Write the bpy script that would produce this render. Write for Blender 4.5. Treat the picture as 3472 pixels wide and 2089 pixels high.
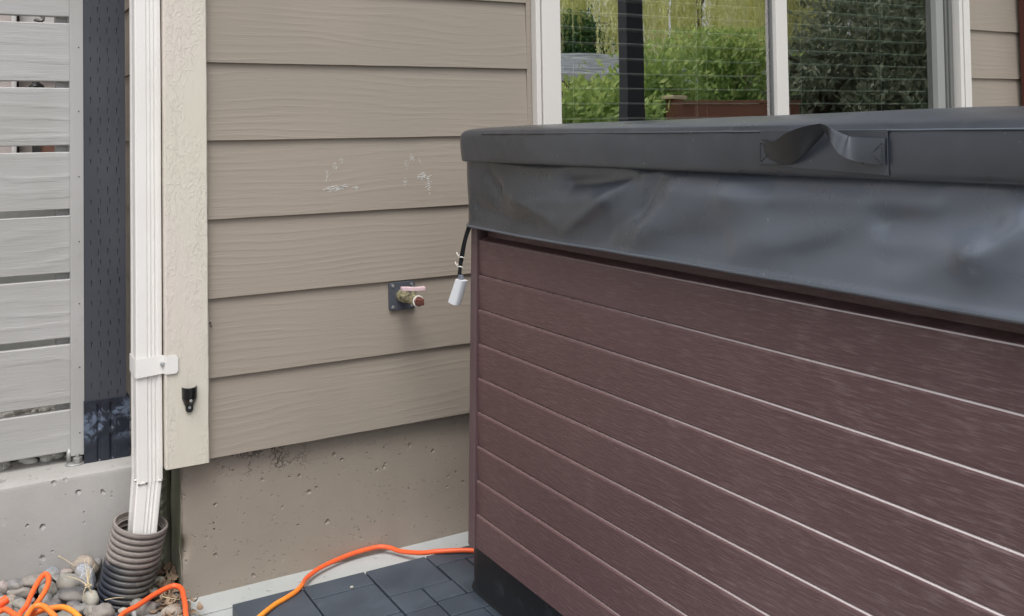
import bpy, math, random
from mathutils import Vector, Matrix, noise
import numpy as np

# ---------------------------------------------------------------- scene, camera, sky, sun
for o in list(bpy.data.objects):
    bpy.data.objects.remove(o)
scene = bpy.context.scene
COL = scene.collection
rnd = random.Random(7)
PI = math.pi

CAM_H = 1.035
YAW, PITCH, ROLL = 1.0505, 0.0277, -0.0156
fw = Vector((math.cos(YAW)*math.cos(PITCH), math.sin(YAW)*math.cos(PITCH), math.sin(PITCH)))
r0 = Vector((math.sin(YAW), -math.cos(YAW), 0))
u0 = r0.cross(fw)
cr, sr = math.cos(ROLL), math.sin(ROLL)
rt = cr*r0 + sr*u0
up = -sr*r0 + cr*u0
cd = bpy.data.cameras.new('camera')
cam = bpy.data.objects.new('camera', cd)
COL.objects.link(cam)
m = Matrix((rt, up, -fw)).transposed().to_4x4()
m.translation = Vector((0, -2.254, CAM_H))
cam.matrix_world = m
cd.sensor_width = 36
cd.lens = 34.24
cd.shift_y = -0.1996
cd.clip_start = 0.02
cd.clip_end = 500
scene.camera = cam

SUN_EL, SUN_AZ = math.radians(64), math.radians(208)   # azimuth clockwise from +Y, where the light comes from
w = bpy.data.worlds.new("World")
scene.world = w
w.use_nodes = True
nt = w.node_tree
nt.nodes.clear()
sky = nt.nodes.new('ShaderNodeTexSky')
sky.sky_type = 'NISHITA'
sky.sun_disc = False
sky.sun_elevation = SUN_EL
sky.sun_rotation = SUN_AZ
sky.air_density = 1.0
sky.dust_density = 4.0
hs = nt.nodes.new('ShaderNodeHueSaturation')
hs.inputs['Saturation'].default_value = 0.30
bg = nt.nodes.new('ShaderNodeBackground')
bg.inputs['Strength'].default_value = 0.15
ow = nt.nodes.new('ShaderNodeOutputWorld')
nt.links.new(sky.outputs[0], hs.inputs['Color'])
nt.links.new(hs.outputs[0], bg.inputs['Color'])
nt.links.new(bg.outputs[0], ow.inputs['Surface'])

sd = bpy.data.lights.new('sun', 'SUN')
sd.energy = 1.5
sd.angle = math.radians(35)
sd.color = (1.0, 0.975, 0.955)
so = bpy.data.objects.new('sun', sd)
COL.objects.link(so)
sdir = Vector((math.sin(SUN_AZ)*math.cos(SUN_EL), math.cos(SUN_AZ)*math.cos(SUN_EL), math.sin(SUN_EL)))
so.rotation_euler = sdir.to_track_quat('Z', 'Y').to_euler()

scene.view_settings.view_transform = 'Standard'
scene.view_settings.look = 'None'
scene.view_settings.exposure = 0.46
scene.view_settings.gamma = 1.0
scene.view_settings.use_curve_mapping = False

# ---------------------------------------------------------------- materials
def srgb(r, g, b):
    f = lambda c: (c/255/12.92 if c/255 <= .04045 else ((c/255+.055)/1.055)**2.4)
    return (f(r), f(g), f(b))

class M:
    """small node material builder"""
    def __init__(self, name, col=(.5, .5, .5), rough=.6, metal=0, spec=.5):
        self.m = bpy.data.materials.new(name)
        self.m.use_nodes = True
        self.t = self.m.node_tree
        self.b = self.t.nodes['Principled BSDF']
        self.b.inputs['Base Color'].default_value = (*col, 1)
        self.b.inputs['Roughness'].default_value = rough
        self.b.inputs['Metallic'].default_value = metal
        self.b.inputs['Specular IOR Level'].default_value = spec
        self.col = col
        self._tc = None
        self._h = None
    def n(self, kind, **kw):
        nd = self.t.nodes.new(kind)
        for k, v in kw.items():
            if k.startswith('i_'):
                key = k[2:].replace('_', ' ')
                nd.inputs[key].default_value = v
            else:
                setattr(nd, k, v)
        return nd
    def l(self, a, b):
        self.t.links.new(a, b)
    def tc(self):
        if not self._tc:
            self._tc = self.n('ShaderNodeTexCoord').outputs['Object']
        return self._tc
    def coords(self, scale=(1, 1, 1), src=None, loc=(0, 0, 0)):
        mp = self.n('ShaderNodeMapping')
        mp.inputs['Scale'].default_value = scale
        mp.inputs['Location'].default_value = loc
        self.l(src or self.tc(), mp.inputs['Vector'])
        return mp.outputs[0]
    def noise(self, scale=5, detail=4, rough=.5, dist=0, vec=None, stretch=(1, 1, 1), loc=(0, 0, 0)):
        nd = self.n('ShaderNodeTexNoise')
        nd.inputs['Scale'].default_value = scale
        nd.inputs['Detail'].default_value = detail
        nd.inputs['Roughness'].default_value = rough
        nd.inputs['Distortion'].default_value = dist
        self.l(vec if vec is not None else self.coords(stretch, loc=loc), nd.inputs['Vector'])
        return nd.outputs['Fac']
    def voro(self, scale=5, vec=None, stretch=(1, 1, 1), feature='F1', rand=1, out='Distance'):
        nd = self.n('ShaderNodeTexVoronoi')
        nd.feature = feature
        nd.inputs['Scale'].default_value = scale
        nd.inputs['Randomness'].default_value = rand
        self.l(vec if vec is not None else self.coords(stretch), nd.inputs['Vector'])
        return nd.outputs[out]
    def math(self, op, a, b=None, clamp=False):
        nd = self.n('ShaderNodeMath')
        nd.operation = op
        nd.use_clamp = clamp
        for i, v in enumerate((a, b)):
            if v is None: continue
            if isinstance(v, (int, float)): nd.inputs[i].default_value = v
            else: self.l(v, nd.inputs[i])
        return nd.outputs[0]
    def ramp(self, f, a, b, lo=0., hi=1.):
        nd = self.n('ShaderNodeMapRange')
        nd.interpolation_type = 'SMOOTHSTEP'
        self.l(f, nd.inputs['Value'])
        nd.inputs['From Min'].default_value = a
        nd.inputs['From Max'].default_value = b
        nd.inputs['To Min'].default_value = lo
        nd.inputs['To Max'].default_value = hi
        return nd.outputs[0]
    def mix(self, f, a, b):
        nd = self.n('ShaderNodeMix')
        nd.data_type = 'RGBA'
        if isinstance(f, (int, float)): nd.inputs[0].default_value = f
        else: self.l(f, nd.inputs[0])
        for i, v in ((6, a), (7, b)):
            if isinstance(v, tuple): nd.inputs[i].default_value = (*v[:3], 1)
            else: self.l(v, nd.inputs[i])
        return nd.outputs[2]
    def color(self, c):
        self.l(c, self.b.inputs['Base Color'])
    def rough(self, f):
        self.l(f, self.b.inputs['Roughness'])
    def bump(self, h, dist=.002, strength=1.0):
        nd = self.n('ShaderNodeBump')
        nd.inputs['Strength'].default_value = strength
        nd.inputs['Distance'].default_value = dist
        self.l(h, nd.inputs['Height'])
        if self._h is not None:
            self.l(self._h, nd.inputs['Normal'])
        self._h = nd.outputs[0]
        self.l(self._h, self.b.inputs['Normal'])
    def sep(self, src=None):
        nd = self.n('ShaderNodeSeparateXYZ')
        self.l(src or self.tc(), nd.inputs[0])
        return nd.outputs
    def comb(self, x, y, z):
        nd = self.n('ShaderNodeCombineXYZ')
        for i, v in enumerate((x, y, z)):
            if isinstance(v, (int, float)): nd.inputs[i].default_value = v
            else: self.l(v, nd.inputs[i])
        return nd.outputs[0]

def sc(c, k):
    return tuple(x*k for x in c)

MAT = {}
def wood_grain(M_, axis, pitch, z0, dist=.0016, fine=.0006, seed=0., bands=58., strength=1.0):
    """embossed cedar-like grain running along `axis`, changed from board to board (boards are `pitch` tall from z0)"""
    X, Y, Z = M_.sep()
    A = X if axis == 'x' else Y
    bi = M_.math('FLOOR', M_.math('DIVIDE', M_.math('SUBTRACT', Z, z0), pitch))
    off = M_.math('MULTIPLY', bi, 7.31)
    a2 = M_.math('ADD', A, off)
    v = M_.comb(M_.math('MULTIPLY', a2, 1.0), seed, M_.math('ADD', M_.math('MULTIPLY', Z, 3.2), off))
    warp = M_.noise(1.25, 2, .45, vec=v)
    warp2 = M_.noise(9, 3, .55, vec=M_.comb(M_.math('MULTIPLY', a2, 1.0), seed+3, M_.math('MULTIPLY', Z, 9)))
    ph = M_.math('ADD', M_.math('MULTIPLY', Z, bands*6.28), M_.math('MULTIPLY', warp, 40.))
    ph = M_.math('ADD', ph, M_.math('MULTIPLY', warp2, 4.))
    s1 = M_.math('SINE', ph)
    s1 = M_.math('POWER', M_.math('ADD', M_.math('MULTIPLY', s1, .5), .5), 2.2)
    mask = M_.ramp(M_.noise(3.0, 2, .5, vec=M_.comb(a2, seed+9, M_.math('MULTIPLY', Z, 7))), .36, .64, .06, 1)
    h = M_.math('MULTIPLY', s1, mask)
    M_.bump(h, dist, strength)
    fn = M_.noise(1, 4, .6, vec=M_.comb(M_.math('MULTIPLY', a2, 14), seed, M_.math('MULTIPLY', Z, 330)))
    M_.bump(fn, fine, strength)
    return bi, h, fn

# painted lap siding
def mk_siding(name, axis, col):
    s = M(name, col, .62, spec=.35)
    bi, h, fn = wood_grain(s, axis, .178, .311, dist=.00030, fine=.00050)
    patch = s.noise(2.2, 4, .5)
    c = s.mix(s.ramp(patch, .35, .65), sc(col, 1.03), (col[0]*.955, col[1]*.975, col[2]*.985))
    c = s.mix(s.math('MULTIPLY', h, .05), c, sc(col, .8))
    dirt = s.ramp(s.noise(60, 5, .6), .66, .74, 0, .22)
    c = s.mix(dirt, c, sc(col, .72))
    s.color(c)
    return s
C_SID = srgb(153, 143, 131)
MAT['siding'] = mk_siding('painted_lap_siding', 'x', C_SID)
MAT['siding_side'] = mk_siding('painted_lap_siding_side', 'y', C_SID)

# rough-sawn corner board with thick flaky paint
s = M('rough_painted_trim', srgb(206, 199, 187), .6, spec=.4)
v1 = s.noise(26, 6, .65, stretch=(1, 1, .32))
v2 = s.noise(7, 4, .5, stretch=(1, 1, .25))
reg = s.ramp(s.noise(5.5, 3, .5, stretch=(1.6, 1, .5)), .44, .60)
fl = s.ramp(s.noise(70, 3, .6, dist=1.6, stretch=(1, 1, .55)), .50, .56)
s.bump(v1, .0015, .8)
s.bump(s.math('MULTIPLY', fl, reg), .0006, .8)
s.bump(s.noise(150, 3, .6, stretch=(1, 1, .12)), .0007, .8)
s.color(s.mix(s.ramp(v2, .35, .65), srgb(211, 202, 193), srgb(207, 202, 188)))
MAT['corner'] = s

# painted concrete foundation, pitted
def mk_concrete(name, ca, cb, pit=1.0, rough=.8, honey=False, pits=30., bumps=.0012):
    s = M(name, ca, rough, spec=.3)
    n1 = s.noise(2.4, 5, .55)
    n2 = s.noise(22, 5, .6)
    c = s.mix(s.ramp(n1, .35, .65), ca, cb)
    c = s.mix(s.ramp(n2, .3, .8, 0, .25), c, sc(cb, .85))
    streak = s.ramp(s.noise(1, 5, .6, stretch=(9, 9, 1.2)), .52, .72, 0, .35)
    c = s.mix(streak, c, sc(cb, .82))
    c = s.mix(s.ramp(s.noise(70, 4, .65), .66, .74, 0, .5), c, sc(ca, 1.3))
    wv = s.n('ShaderNodeVectorMath')
    wv.operation = 'ADD'
    nn = s.n('ShaderNodeTexNoise')
    nn.inputs['Scale'].default_value = 60
    s.l(s.tc(), nn.inputs['Vector'])
    mu = s.n('ShaderNodeVectorMath')
    mu.operation = 'SCALE'
    mu.inputs['Scale'].default_value = .012
    s.l(nn.outputs['Color'], mu.inputs[0])
    s.l(s.tc(), wv.inputs[0])
    s.l(mu.outputs[0], wv.inputs[1])
    d = s.voro(pits, vec=wv.outputs[0])
    rndc = s.voro(pits, vec=wv.outputs[0], out='Color')
    size = s.ramp(s.sep(rndc)[0], .5, 1.0, .0, .30)
    hole = s.math('SUBTRACT', s.math('DIVIDE', d, s.math('ADD', size, .001)), 1.0)
    hole = s.ramp(hole, -.75, .0, 0, 1)
    hole_on = s.math('MAXIMUM', hole, s.math('LESS_THAN', size, .05))
    s.bump(hole_on, .0045*pit, 1)
    d2 = s.voro(pits*2.6, vec=wv.outputs[0])
    rc2 = s.voro(pits*2.6, vec=wv.outputs[0], out='Color')
    s2 = s.ramp(s.sep(rc2)[1], .62, 1.0, .0, .34)
    h2 = s.ramp(s.math('SUBTRACT', s.math('DIVIDE', d2, s.math('ADD', s2, .001)), 1.0), -.7, 0, 0, 1)
    s.bump(s.math('MAXIMUM', h2, s.math('LESS_THAN', s2, .05)), .0022*pit, 1)
    s.bump(n2, bumps, .7)
    s.bump(s.noise(6, 4, .6), .004, .5)
    s.bump(s.noise(140, 4, .6), bumps*.4, .7)
    if honey:
        X, Y, Z = s.sep()
        reg = s.math('MULTIPLY', s.ramp(X, .50, .56), s.ramp(X, .78, .62))
        reg = s.math('MULTIPLY', reg, s.ramp(s.math('ADD', Z, s.math('MULTIPLY', n1, .12)), .30, .335))
        cr_ = s.ramp(s.voro(85, vec=wv.outputs[0], feature='DISTANCE_TO_EDGE'), 0, .14)
        reg = s.math('MULTIPLY', reg, s.ramp(s.noise(26, 3, .6), .46, .58))
        hh = s.math('SUBTRACT', 1.0, s.math('MULTIPLY', reg, s.math('SUBTRACT', 1.0, cr_)))
        s.bump(hh, .005, 1)
    s.color(c)
    s.last = c
    return s
MAT['foundation'] = mk_concrete('painted_foundation', srgb(152, 141, 131), srgb(147, 138, 126), .65, .7, honey=True, pits=46)
MAT['foundation_side'] = mk_concrete('bare_mossy_foundation_side', srgb(133, 133, 120), srgb(112, 116, 96), .8, .9)
MAT['kerb'] = mk_concrete('kerb_concrete', srgb(166, 164, 161), srgb(156, 154, 150), 1.0, .85, pits=40)
MAT['slab'] = mk_concrete('patio_concrete', srgb(178, 181, 181), srgb(166, 170, 168), .5, .85, pits=30, bumps=.0008)
MAT['neighbour_concrete'] = mk_concrete('neighbour_concrete', srgb(158, 160, 158), srgb(143, 146, 144), .8, .9, pits=12)

# white aluminium downspout
s = M('white_enamel_metal', (.80, .785, .755), .38, spec=.5)
s.bump(s.noise(9, 3, .5, stretch=(1, 1, .3)), .0008, .35)
sp = s.ramp(s.noise(95, 3, .6), .70, .76, 0, .5)
s.color(s.mix(sp, s.mix(s.ramp(s.noise(6, 4, .5), .35, .7, 0, 1), (.80, .785, .755), (.765, .745, .715)), (.45, .42, .37)))
MAT['white_metal'] = s

# grey stained fence slats
def mk_fence(name, axis, pitch, z0, strength=1):
    s = M(name, srgb(178, 177, 175), .62, spec=.35)
    if axis == 'z':
        g = s.noise(1, 5, .6, stretch=(160, 160, 4))
        s.bump(g, .0006, .8)
        s.bump(s.noise(12, 4, .5), .0006, .6)
        h = g
    else:
        bi, h, fn = wood_grain(s, axis, pitch, z0, dist=.0009, fine=.0006, seed=4, bands=24, strength=strength)
    n = s.noise(3.2, 4, .5, loc=(3, 0, 1))
    c = s.mix(s.ramp(n, .35, .65), srgb(175, 174, 173), srgb(166, 165, 162))
    c = s.mix(s.ramp(s.noise(45, 4, .6), .62, .74, 0, .25), c, srgb(145, 143, 139))
    s.color(c)
    return s
MAT['fence'] = mk_fence('grey_stained_slats', 'x', .150, .2970)
MAT['fence_trim'] = mk_fence('grey_stained_trim', 'z', 1, 0)

# charcoal stained post
s = M('charcoal_stained_post', srgb(70, 75, 88), .55, spec=.45)
s.bump(s.noise(1, 5, .6, stretch=(120, 120, 6)), .0009, .8)
s.bump(s.noise(22, 4, .6), .0008, .6)
s.color(s.mix(s.ramp(s.noise(6, 4, .5, stretch=(1, 1, .5)), .35, .65), srgb(64, 67, 75), srgb(74, 77, 83)))
MAT['post'] = s

# black powder-coated bracket with whitish bloom
s = M('weathered_black_steel', srgb(32, 38, 52), .35, spec=.6)
X, Y, Z = s.sep()
n = s.noise(38, 7, .7, dist=.7)
band = s.math('MULTIPLY', s.ramp(Z, .315, .35), s.ramp(Z, .428, .40))
bl = s.math('MULTIPLY', s.ramp(n, .50, .60), band)
s.color(s.mix(s.math('MULTIPLY', bl, .8), srgb(30, 35, 48), srgb(98, 112, 132)))
s.rough(s.ramp(n, .4, .6, .3, .6))
s.bump(n, .0015, .9)
MAT['bracket'] = s

# corrugated drain pipe: tan overspray above, bare black below
s = M('corrugated_drain_plastic', (.03, .03, .035), .45, spec=.45)
X, Y, Z = s.sep()
n = s.noise(14, 5, .65, dist=.4)
n2 = s.noise(90, 4, .6)
lim = s.math('ADD', s.math('ADD', Z, s.math('MULTIPLY', n, .05)), s.math('MULTIPLY', X, .25))
tan_ = s.ramp(lim, .212, .226)
dust = s.math('MULTIPLY', s.ramp(s.math('ADD', X, s.math('MULTIPLY', n, .03)), .295, .355), s.ramp(n2, .25, .6, .35, .75))
c = s.mix(dust, srgb(44, 48, 58), srgb(118, 115, 108))
c = s.mix(tan_, c, s.mix(s.ramp(n2, .4, .75, 0, .4), srgb(136, 128, 123), srgb(92, 88, 85)))
s.color(c)
s.rough(s.ramp(tan_, 0, 1, .42, .75))
MAT['pipe'] = s

# slate coloured pavers
s = M('slate_grey_paver', srgb(62, 72, 86), .5, spec=.5)
n = s.noise(7, 6, .6)
n2 = s.noise(42, 5, .65)
oi = s.n('ShaderNodeObjectInfo').outputs['Random']
c = s.mix(s.ramp(n, .32, .68), srgb(58, 66, 76), srgb(72, 80, 90))
c = s.mix(s.ramp(n2, .58, .74, 0, .3), c, srgb(92, 100, 110))
c = s.mix(s.math('MULTIPLY', oi, .3), c, srgb(68, 76, 86))
sp = s.ramp(s.noise(160, 3, .5), .72, .78, 0, .7)
s.color(s.mix(sp, c, srgb(150, 155, 160)))
s.rough(s.ramp(n, .3, .7, .42, .62))
s.bump(s.noise(220, 4, .6), .0006, .8)
s.bump(n2, .0009, .6)
MAT['paver'] = s

# hot tub cabinet planks
s = M('brown_synthetic_planks', srgb(97, 80, 80), .42, spec=.5)
X, Y, Z = s.sep()
g = s.noise(1, 5, .62, vec=s.comb(0, s.math('MULTIPLY', Y, 26), s.math('MULTIPLY', Z, 420)))
g2 = s.noise(1, 4, .62, vec=s.comb(2, s.math('MULTIPLY', Y, 24), s.math('MULTIPLY', Z, 190)))
s.bump(g, .0009, 1)
s.bump(g2, .0008, .8)
n = s.noise(2.2, 6, .6)
c = s.mix(s.ramp(n, .3, .7), srgb(93, 69, 70), srgb(102, 77, 77))
c = s.mix(s.ramp(g, .5, .68, 0, .35), c, srgb(134, 112, 111))
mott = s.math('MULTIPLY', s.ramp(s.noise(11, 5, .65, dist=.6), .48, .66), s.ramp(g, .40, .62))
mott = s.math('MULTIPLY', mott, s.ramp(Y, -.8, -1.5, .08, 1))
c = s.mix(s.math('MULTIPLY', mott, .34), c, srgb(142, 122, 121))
s.color(c)
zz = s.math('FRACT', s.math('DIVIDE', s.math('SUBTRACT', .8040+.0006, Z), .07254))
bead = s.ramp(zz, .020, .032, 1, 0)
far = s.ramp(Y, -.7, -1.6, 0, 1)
sheen_col = s.mix(s.math('MULTIPLY', far, s.ramp(g2, .48, .70, .0, .38)), c, srgb(138, 120, 119))  # grain streaks lighten towards the camera end: sheen painted into the colour
bc = s.mix(far, srgb(112, 95, 95), srgb(206, 198, 198))  # sky gloss on the joint lines painted in, brown to pale
s.color(s.mix(bead, sheen_col, bc))
s.rough(s.math('SUBTRACT', s.ramp(g2, .35, .65, .36, .5), s.math('MULTIPLY', bead, .14)))
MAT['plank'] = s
s = M('brown_corner_trim', srgb(86, 72, 75), .45, spec=.5)
s.bump(s.noise(1, 4, .6, stretch=(250, 250, 8)), .0005, .6)
s.color(s.mix(s.ramp(s.noise(5, 4, .5), .3, .7), srgb(92, 72, 75), srgb(100, 81, 84)))
MAT['corner_trim'] = s
s = M('black_base_pan', srgb(26, 31, 35), .45, spec=.5)
n = s.noise(18, 5, .65)
s.color(s.mix(s.ramp(n, .55, .75, 0, .5), srgb(24, 29, 33), srgb(62, 70, 74)))
s.bump(n, .001, .5)
MAT['pan'] = s

# marine vinyl
def mk_vinyl(name, a, b, r0_, r1_, painted_sheen=False):
    s = M(name, a, .4, spec=1.0)
    n = s.noise(4.2, 5, .55)
    n2 = s.noise(24, 6, .65)
    c = s.mix(s.ramp(n, .35, .65), a, b)
    if painted_sheen:  # sky sheen painted into the skirt colour, growing towards the camera end
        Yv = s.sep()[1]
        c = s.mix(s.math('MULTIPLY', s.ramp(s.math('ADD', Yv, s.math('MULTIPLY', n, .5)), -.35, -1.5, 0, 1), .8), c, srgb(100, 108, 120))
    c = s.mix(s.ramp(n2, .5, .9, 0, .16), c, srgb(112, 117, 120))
    c = s.mix(s.ramp(s.noise(130, 3, .5), .755, .79, 0, .8), c, srgb(175, 178, 175))
    s.color(c)
    s.rough(s.ramp(n, .3, .75, r0_, r1_))
    s.bump(s.noise(900, 2, .5), .0001, .5)
    s.bump(s.noise(7, 3, .5), .0025, .5)
    return s
MAT['vinyl'] = mk_vinyl('charcoal_vinyl', srgb(40, 45, 52), srgb(52, 57, 65), .26, .42)
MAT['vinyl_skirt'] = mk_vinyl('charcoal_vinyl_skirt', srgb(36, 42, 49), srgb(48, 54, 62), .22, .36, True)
MAT['strap_vinyl'] = M('dark_strap_vinyl', srgb(30, 33, 37), .42, spec=.7)
MAT['strap_face'] = M('strap_vinyl_face', srgb(52, 57, 64), .36, spec=.8)
MAT['vinyl_hem'] = M('vinyl_hem_binding', srgb(78, 84, 92), .4, spec=.8)
s = M('dark_webbing', srgb(30, 33, 36), .7, spec=.3)
s.bump(s.noise(500, 2, .5), .0004, .8)
MAT['webbing'] = s

MAT['scratch'] = M('pale_scratch', srgb(150, 132, 132), .6)
MAT['buckle'] = M('pale_plastic', srgb(236, 241, 246), .4)
MAT['buckle_grey'] = M('grey_plastic', srgb(110, 116, 128), .45)
MAT['twist'] = M('white_twist_tie', srgb(225, 222, 215), .5)
MAT['black_plastic'] = M('black_plastic', (.008, .008, .009), .3, spec=.6)
MAT['plate'] = M('dark_grey_plate', srgb(74, 78, 86), .5)
s = M('old_brass', srgb(170, 160, 118), .38, metal=.45)
s.color(s.mix(s.ramp(s.noise(120, 4, .6), .4, .65), srgb(172, 166, 136), srgb(128, 122, 98)))
s.bump(s.noise(400, 3, .6), .0001, .6)
MAT['brass'] = s
s = M('rusty_plug', srgb(112, 66, 56), .75)
s.color(s.mix(s.ramp(s.noise(260, 4, .6), .4, .62), srgb(122, 70, 58), srgb(74, 44, 38)))
s.bump(s.noise(300, 4, .6), .0008, .8)
MAT['rust'] = s
MAT['faded_red'] = M('faded_pink_plastic', srgb(206, 180, 184), .55)
MAT['screw'] = M('zinc_screw', srgb(190, 192, 192), .35, metal=.7)
MAT['galv'] = M('galvanised_steel', srgb(150, 150, 148), .5, metal=.5)
MAT['galv'].bump(MAT['galv'].noise(90, 4, .6), .001, .8)

s = M('orange_cord_jacket', srgb(255, 108, 58), .42, spec=.5)
at = s.n('ShaderNodeAttribute', attribute_name='tint')
n = s.noise(55, 5, .65)
c = s.mix(at.outputs['Fac'], (.86, .125, .034), (.88, .31, .034))
s.color(s.mix(s.ramp(n, .55, .75, 0, .35), c, (.45, .12, .05)))
s.bump(s.noise(60, 3, .5), .0003, .5)
MAT['cord'] = s

MAT['vinyl_frame'] = M('ivory_window_frame', srgb(214, 211, 206), .45)
MAT['caulk'] = M('aged_caulk', srgb(196, 196, 176), .6)
MAT['track'] = M('grey_aluminium_track', srgb(120, 122, 120), .4, metal=.3)
MAT['sash_grey'] = M('shaded_grey_sash', srgb(150, 152, 149), .45)  # shade of the window reveal put into the grey
MAT['blind'] = M('white_blind', srgb(232, 232, 226), .5)
MAT['room'] = M('dim_room_wall', (.035, .037, .038), .9)
MAT['roof'] = M('dark_shingle', (.05, .05, .055), .9)
MAT['soffit'] = M('soffit_board', srgb(190, 186, 178), .7)

def mk_glass(name, refl, tint):
    mm = bpy.data.materials.new(name)
    mm.use_nodes = True
    t = mm.node_tree
    t.nodes.clear()
    tr = t.nodes.new('ShaderNodeBsdfTransparent'); tr.inputs[0].default_value = (*tint, 1)
    gl = t.nodes.new('ShaderNodeBsdfGlossy'); gl.inputs['Roughness'].default_value = 0.0
    gl.inputs['Color'].default_value = (1, 1, 1, 1)
    lw = t.nodes.new('ShaderNodeLayerWeight'); lw.inputs['Blend'].default_value = .35
    mr = t.nodes.new('ShaderNodeMapRange')
    mr.inputs['To Min'].default_value = refl
    mr.inputs['To Max'].default_value = 1.0
    mx = t.nodes.new('ShaderNodeMixShader')
    out = t.nodes.new('ShaderNodeOutputMaterial')
    tc = t.nodes.new('ShaderNodeTexCoord')
    nz = t.nodes.new('ShaderNodeTexNoise'); nz.inputs['Scale'].default_value = 2.6; nz.inputs['Detail'].default_value = 2
    bp = t.nodes.new('ShaderNodeBump'); bp.inputs['Distance'].default_value = .0008; bp.inputs['Strength'].default_value = .5
    t.links.new(tc.outputs['Object'], nz.inputs['Vector'])
    t.links.new(nz.outputs['Fac'], bp.inputs['Height'])
    t.links.new(bp.outputs[0], gl.inputs['Normal'])
    t.links.new(lw.outputs['Fresnel'], mr.inputs['Value'])
    t.links.new(mr.outputs[0], mx.inputs[0])
    t.links.new(tr.outputs[0], mx.inputs[1])
    t.links.new(gl.outputs[0], mx.inputs[2])
    t.links.new(mx.outputs[0], out.inputs['Surface'])
    return mm
MAT['glass'] = mk_glass('coated_window_glass', .50, (.97, 1, .98))
MAT['glass_dark'] = mk_glass('screened_window_glass', .28, (.62, .70, .66))

# pebbles: one material per stone colour, the colour is the stone's own
PEBCOL = dict(pink=(176, 156, 150), grey=(138, 136, 136), pale=(172, 176, 174), dark=(106, 105, 108), tan=(170, 152, 132),
              brown=(146, 137, 129), blue=(140, 145, 152), olive=(150, 146, 134), vein=(146, 152, 162), cream=(184, 180, 162), orange=(162, 118, 96))
for k, c in PEBCOL.items():
    g3 = sum(c)/3
    c = tuple(v*.62+g3*.38 for v in c)
    s = M('river_stone_'+k, srgb(*c), .7, spec=.35)
    n = s.noise(40, 5, .6, dist=.5)
    cc = srgb(*c)
    col = s.mix(s.ramp(n, .35, .68), sc(cc, .92), sc(cc, .60))
    col = s.mix(s.ramp(s.noise(9, 3, .6), .45, .6, 0, .5), col, srgb(150, 144, 134))
    col = s.mix(s.ramp(s.noise(260, 4, .65), .58, .72, 0, .5), col, sc(cc, 1.35))
    if k in ('vein', 'tan', 'pink'):
        v = s.ramp(s.voro(60, stretch=(1, 2.4, 1), feature='DISTANCE_TO_EDGE'), .0, .05, .8, 0)
        col = s.mix(v, col, sc(cc, 1.7) if k == 'vein' else sc(cc, .55))
    s.color(col)
    s.bump(n, .0026, .9)
    s.bump(s.noise(300, 4, .6), .0004, .8)
    MAT['stone_'+k] = s

# ground and background
s = M('bare_soil', (.075, .06, .045), .95)
s.color(s.mix(s.ramp(s.noise(30, 6, .65), .35, .65), (.05, .04, .032), (.10, .085, .065)))
s.bump(s.noise(60, 6, .7), .006, 1)
MAT['soil'] = s
s = M('pale_bounce_ground', (.3, .3, .29), .95)  # unseen ground, made pale to bounce light onto tub and skirt
s.color(s.mix(s.noise(30, 8, .7), srgb(118, 116, 112), srgb(178, 174, 168)))
s.bump(s.noise(80, 5, .7), .02, 1)
MAT['bounce_ground'] = s
s = M('dry_leaf', srgb(140, 120, 98), .8)
s.color(s.mix(s.ramp(s.noise(35, 4, .6), .35, .65), srgb(152, 132, 110), srgb(98, 78, 62)))
MAT['dryleaf'] = s
s = M('pale_straw', srgb(200, 184, 150), .7)
MAT['straw'] = s
s = M('dark_brick_paint', srgb(78, 38, 30), .6)
MAT['redpost'] = s
s = M('brown_stained_fence', srgb(125, 82, 64), .8)
X, Y, Z = s.sep()
s.bump(s.noise(1, 4, .6, stretch=(30, 30, 3)), .002, .8)
s.color(s.mix(s.noise(5, 5, .6), srgb(142, 96, 74), srgb(112, 76, 58)))
MAT['brownfence'] = s
s = M('dark_pergola_stain', srgb(34, 38, 42), .6)
MAT['pergola'] = s
s = M('corrugated_shed_roof', srgb(150, 155, 160), .5)
s.color(s.mix(s.ramp(s.noise(1, 5, .6, stretch=(2, 14, 6)), .4, .6), srgb(150, 156, 163), srgb(84, 90, 98)))
MAT['shedroof'] = s
MAT['shedwall'] = M('shed_wall', srgb(140, 104, 92), .8)
def mk_leaf(name, a, b, tr=.35):
    s = M(name, a, .55, spec=.3)
    at = s.n('ShaderNodeAttribute', attribute_name='tint')
    s.color(s.mix(at.outputs['Fac'], a, b))
    tl = s.n('ShaderNodeBsdfTranslucent')
    s.l(s.mix(at.outputs['Fac'], a, b), tl.inputs['Color'])
    mx = s.n('ShaderNodeMixShader')
    mx.inputs[0].default_value = tr
    out = [n for n in s.t.nodes if n.type == 'OUTPUT_MATERIAL'][0]
    s.l(s.b.outputs[0], mx.inputs[1]); s.l(tl.outputs[0], mx.inputs[2]); s.l(mx.outputs[0], out.inputs['Surface'])
    return s
MAT['leaf_laurel'] = mk_leaf('shrub_leaf', (.10, .24, .07), (.52, .62, .20), .45)
MAT['leaf_willow'] = mk_leaf('willow_leaf', (.62, .64, .25), (.92, .92, .56), .55)
MAT['leaf_conifer'] = mk_leaf('evergreen_leaf', (.09, .19, .08), (.17, .30, .12))
MAT['leaf_dark'] = mk_leaf('dark_tree_leaf', (.14, .18, .12), (.36, .40, .27))
MAT['bark'] = M('bark', (.10, .075, .055), .9)
MAT['nsiding'] = M('neighbour_pink_siding', srgb(202, 192, 188), .6)
MAT['nwhite'] = M('neighbour_white', srgb(232, 232, 232), .5)
MAT['ndark'] = M('neighbour_shadow_dark', srgb(60, 60, 60), .6)
MAT['scuff'] = M('chalky_white_scuff', srgb(208, 208, 204), .8)

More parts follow.
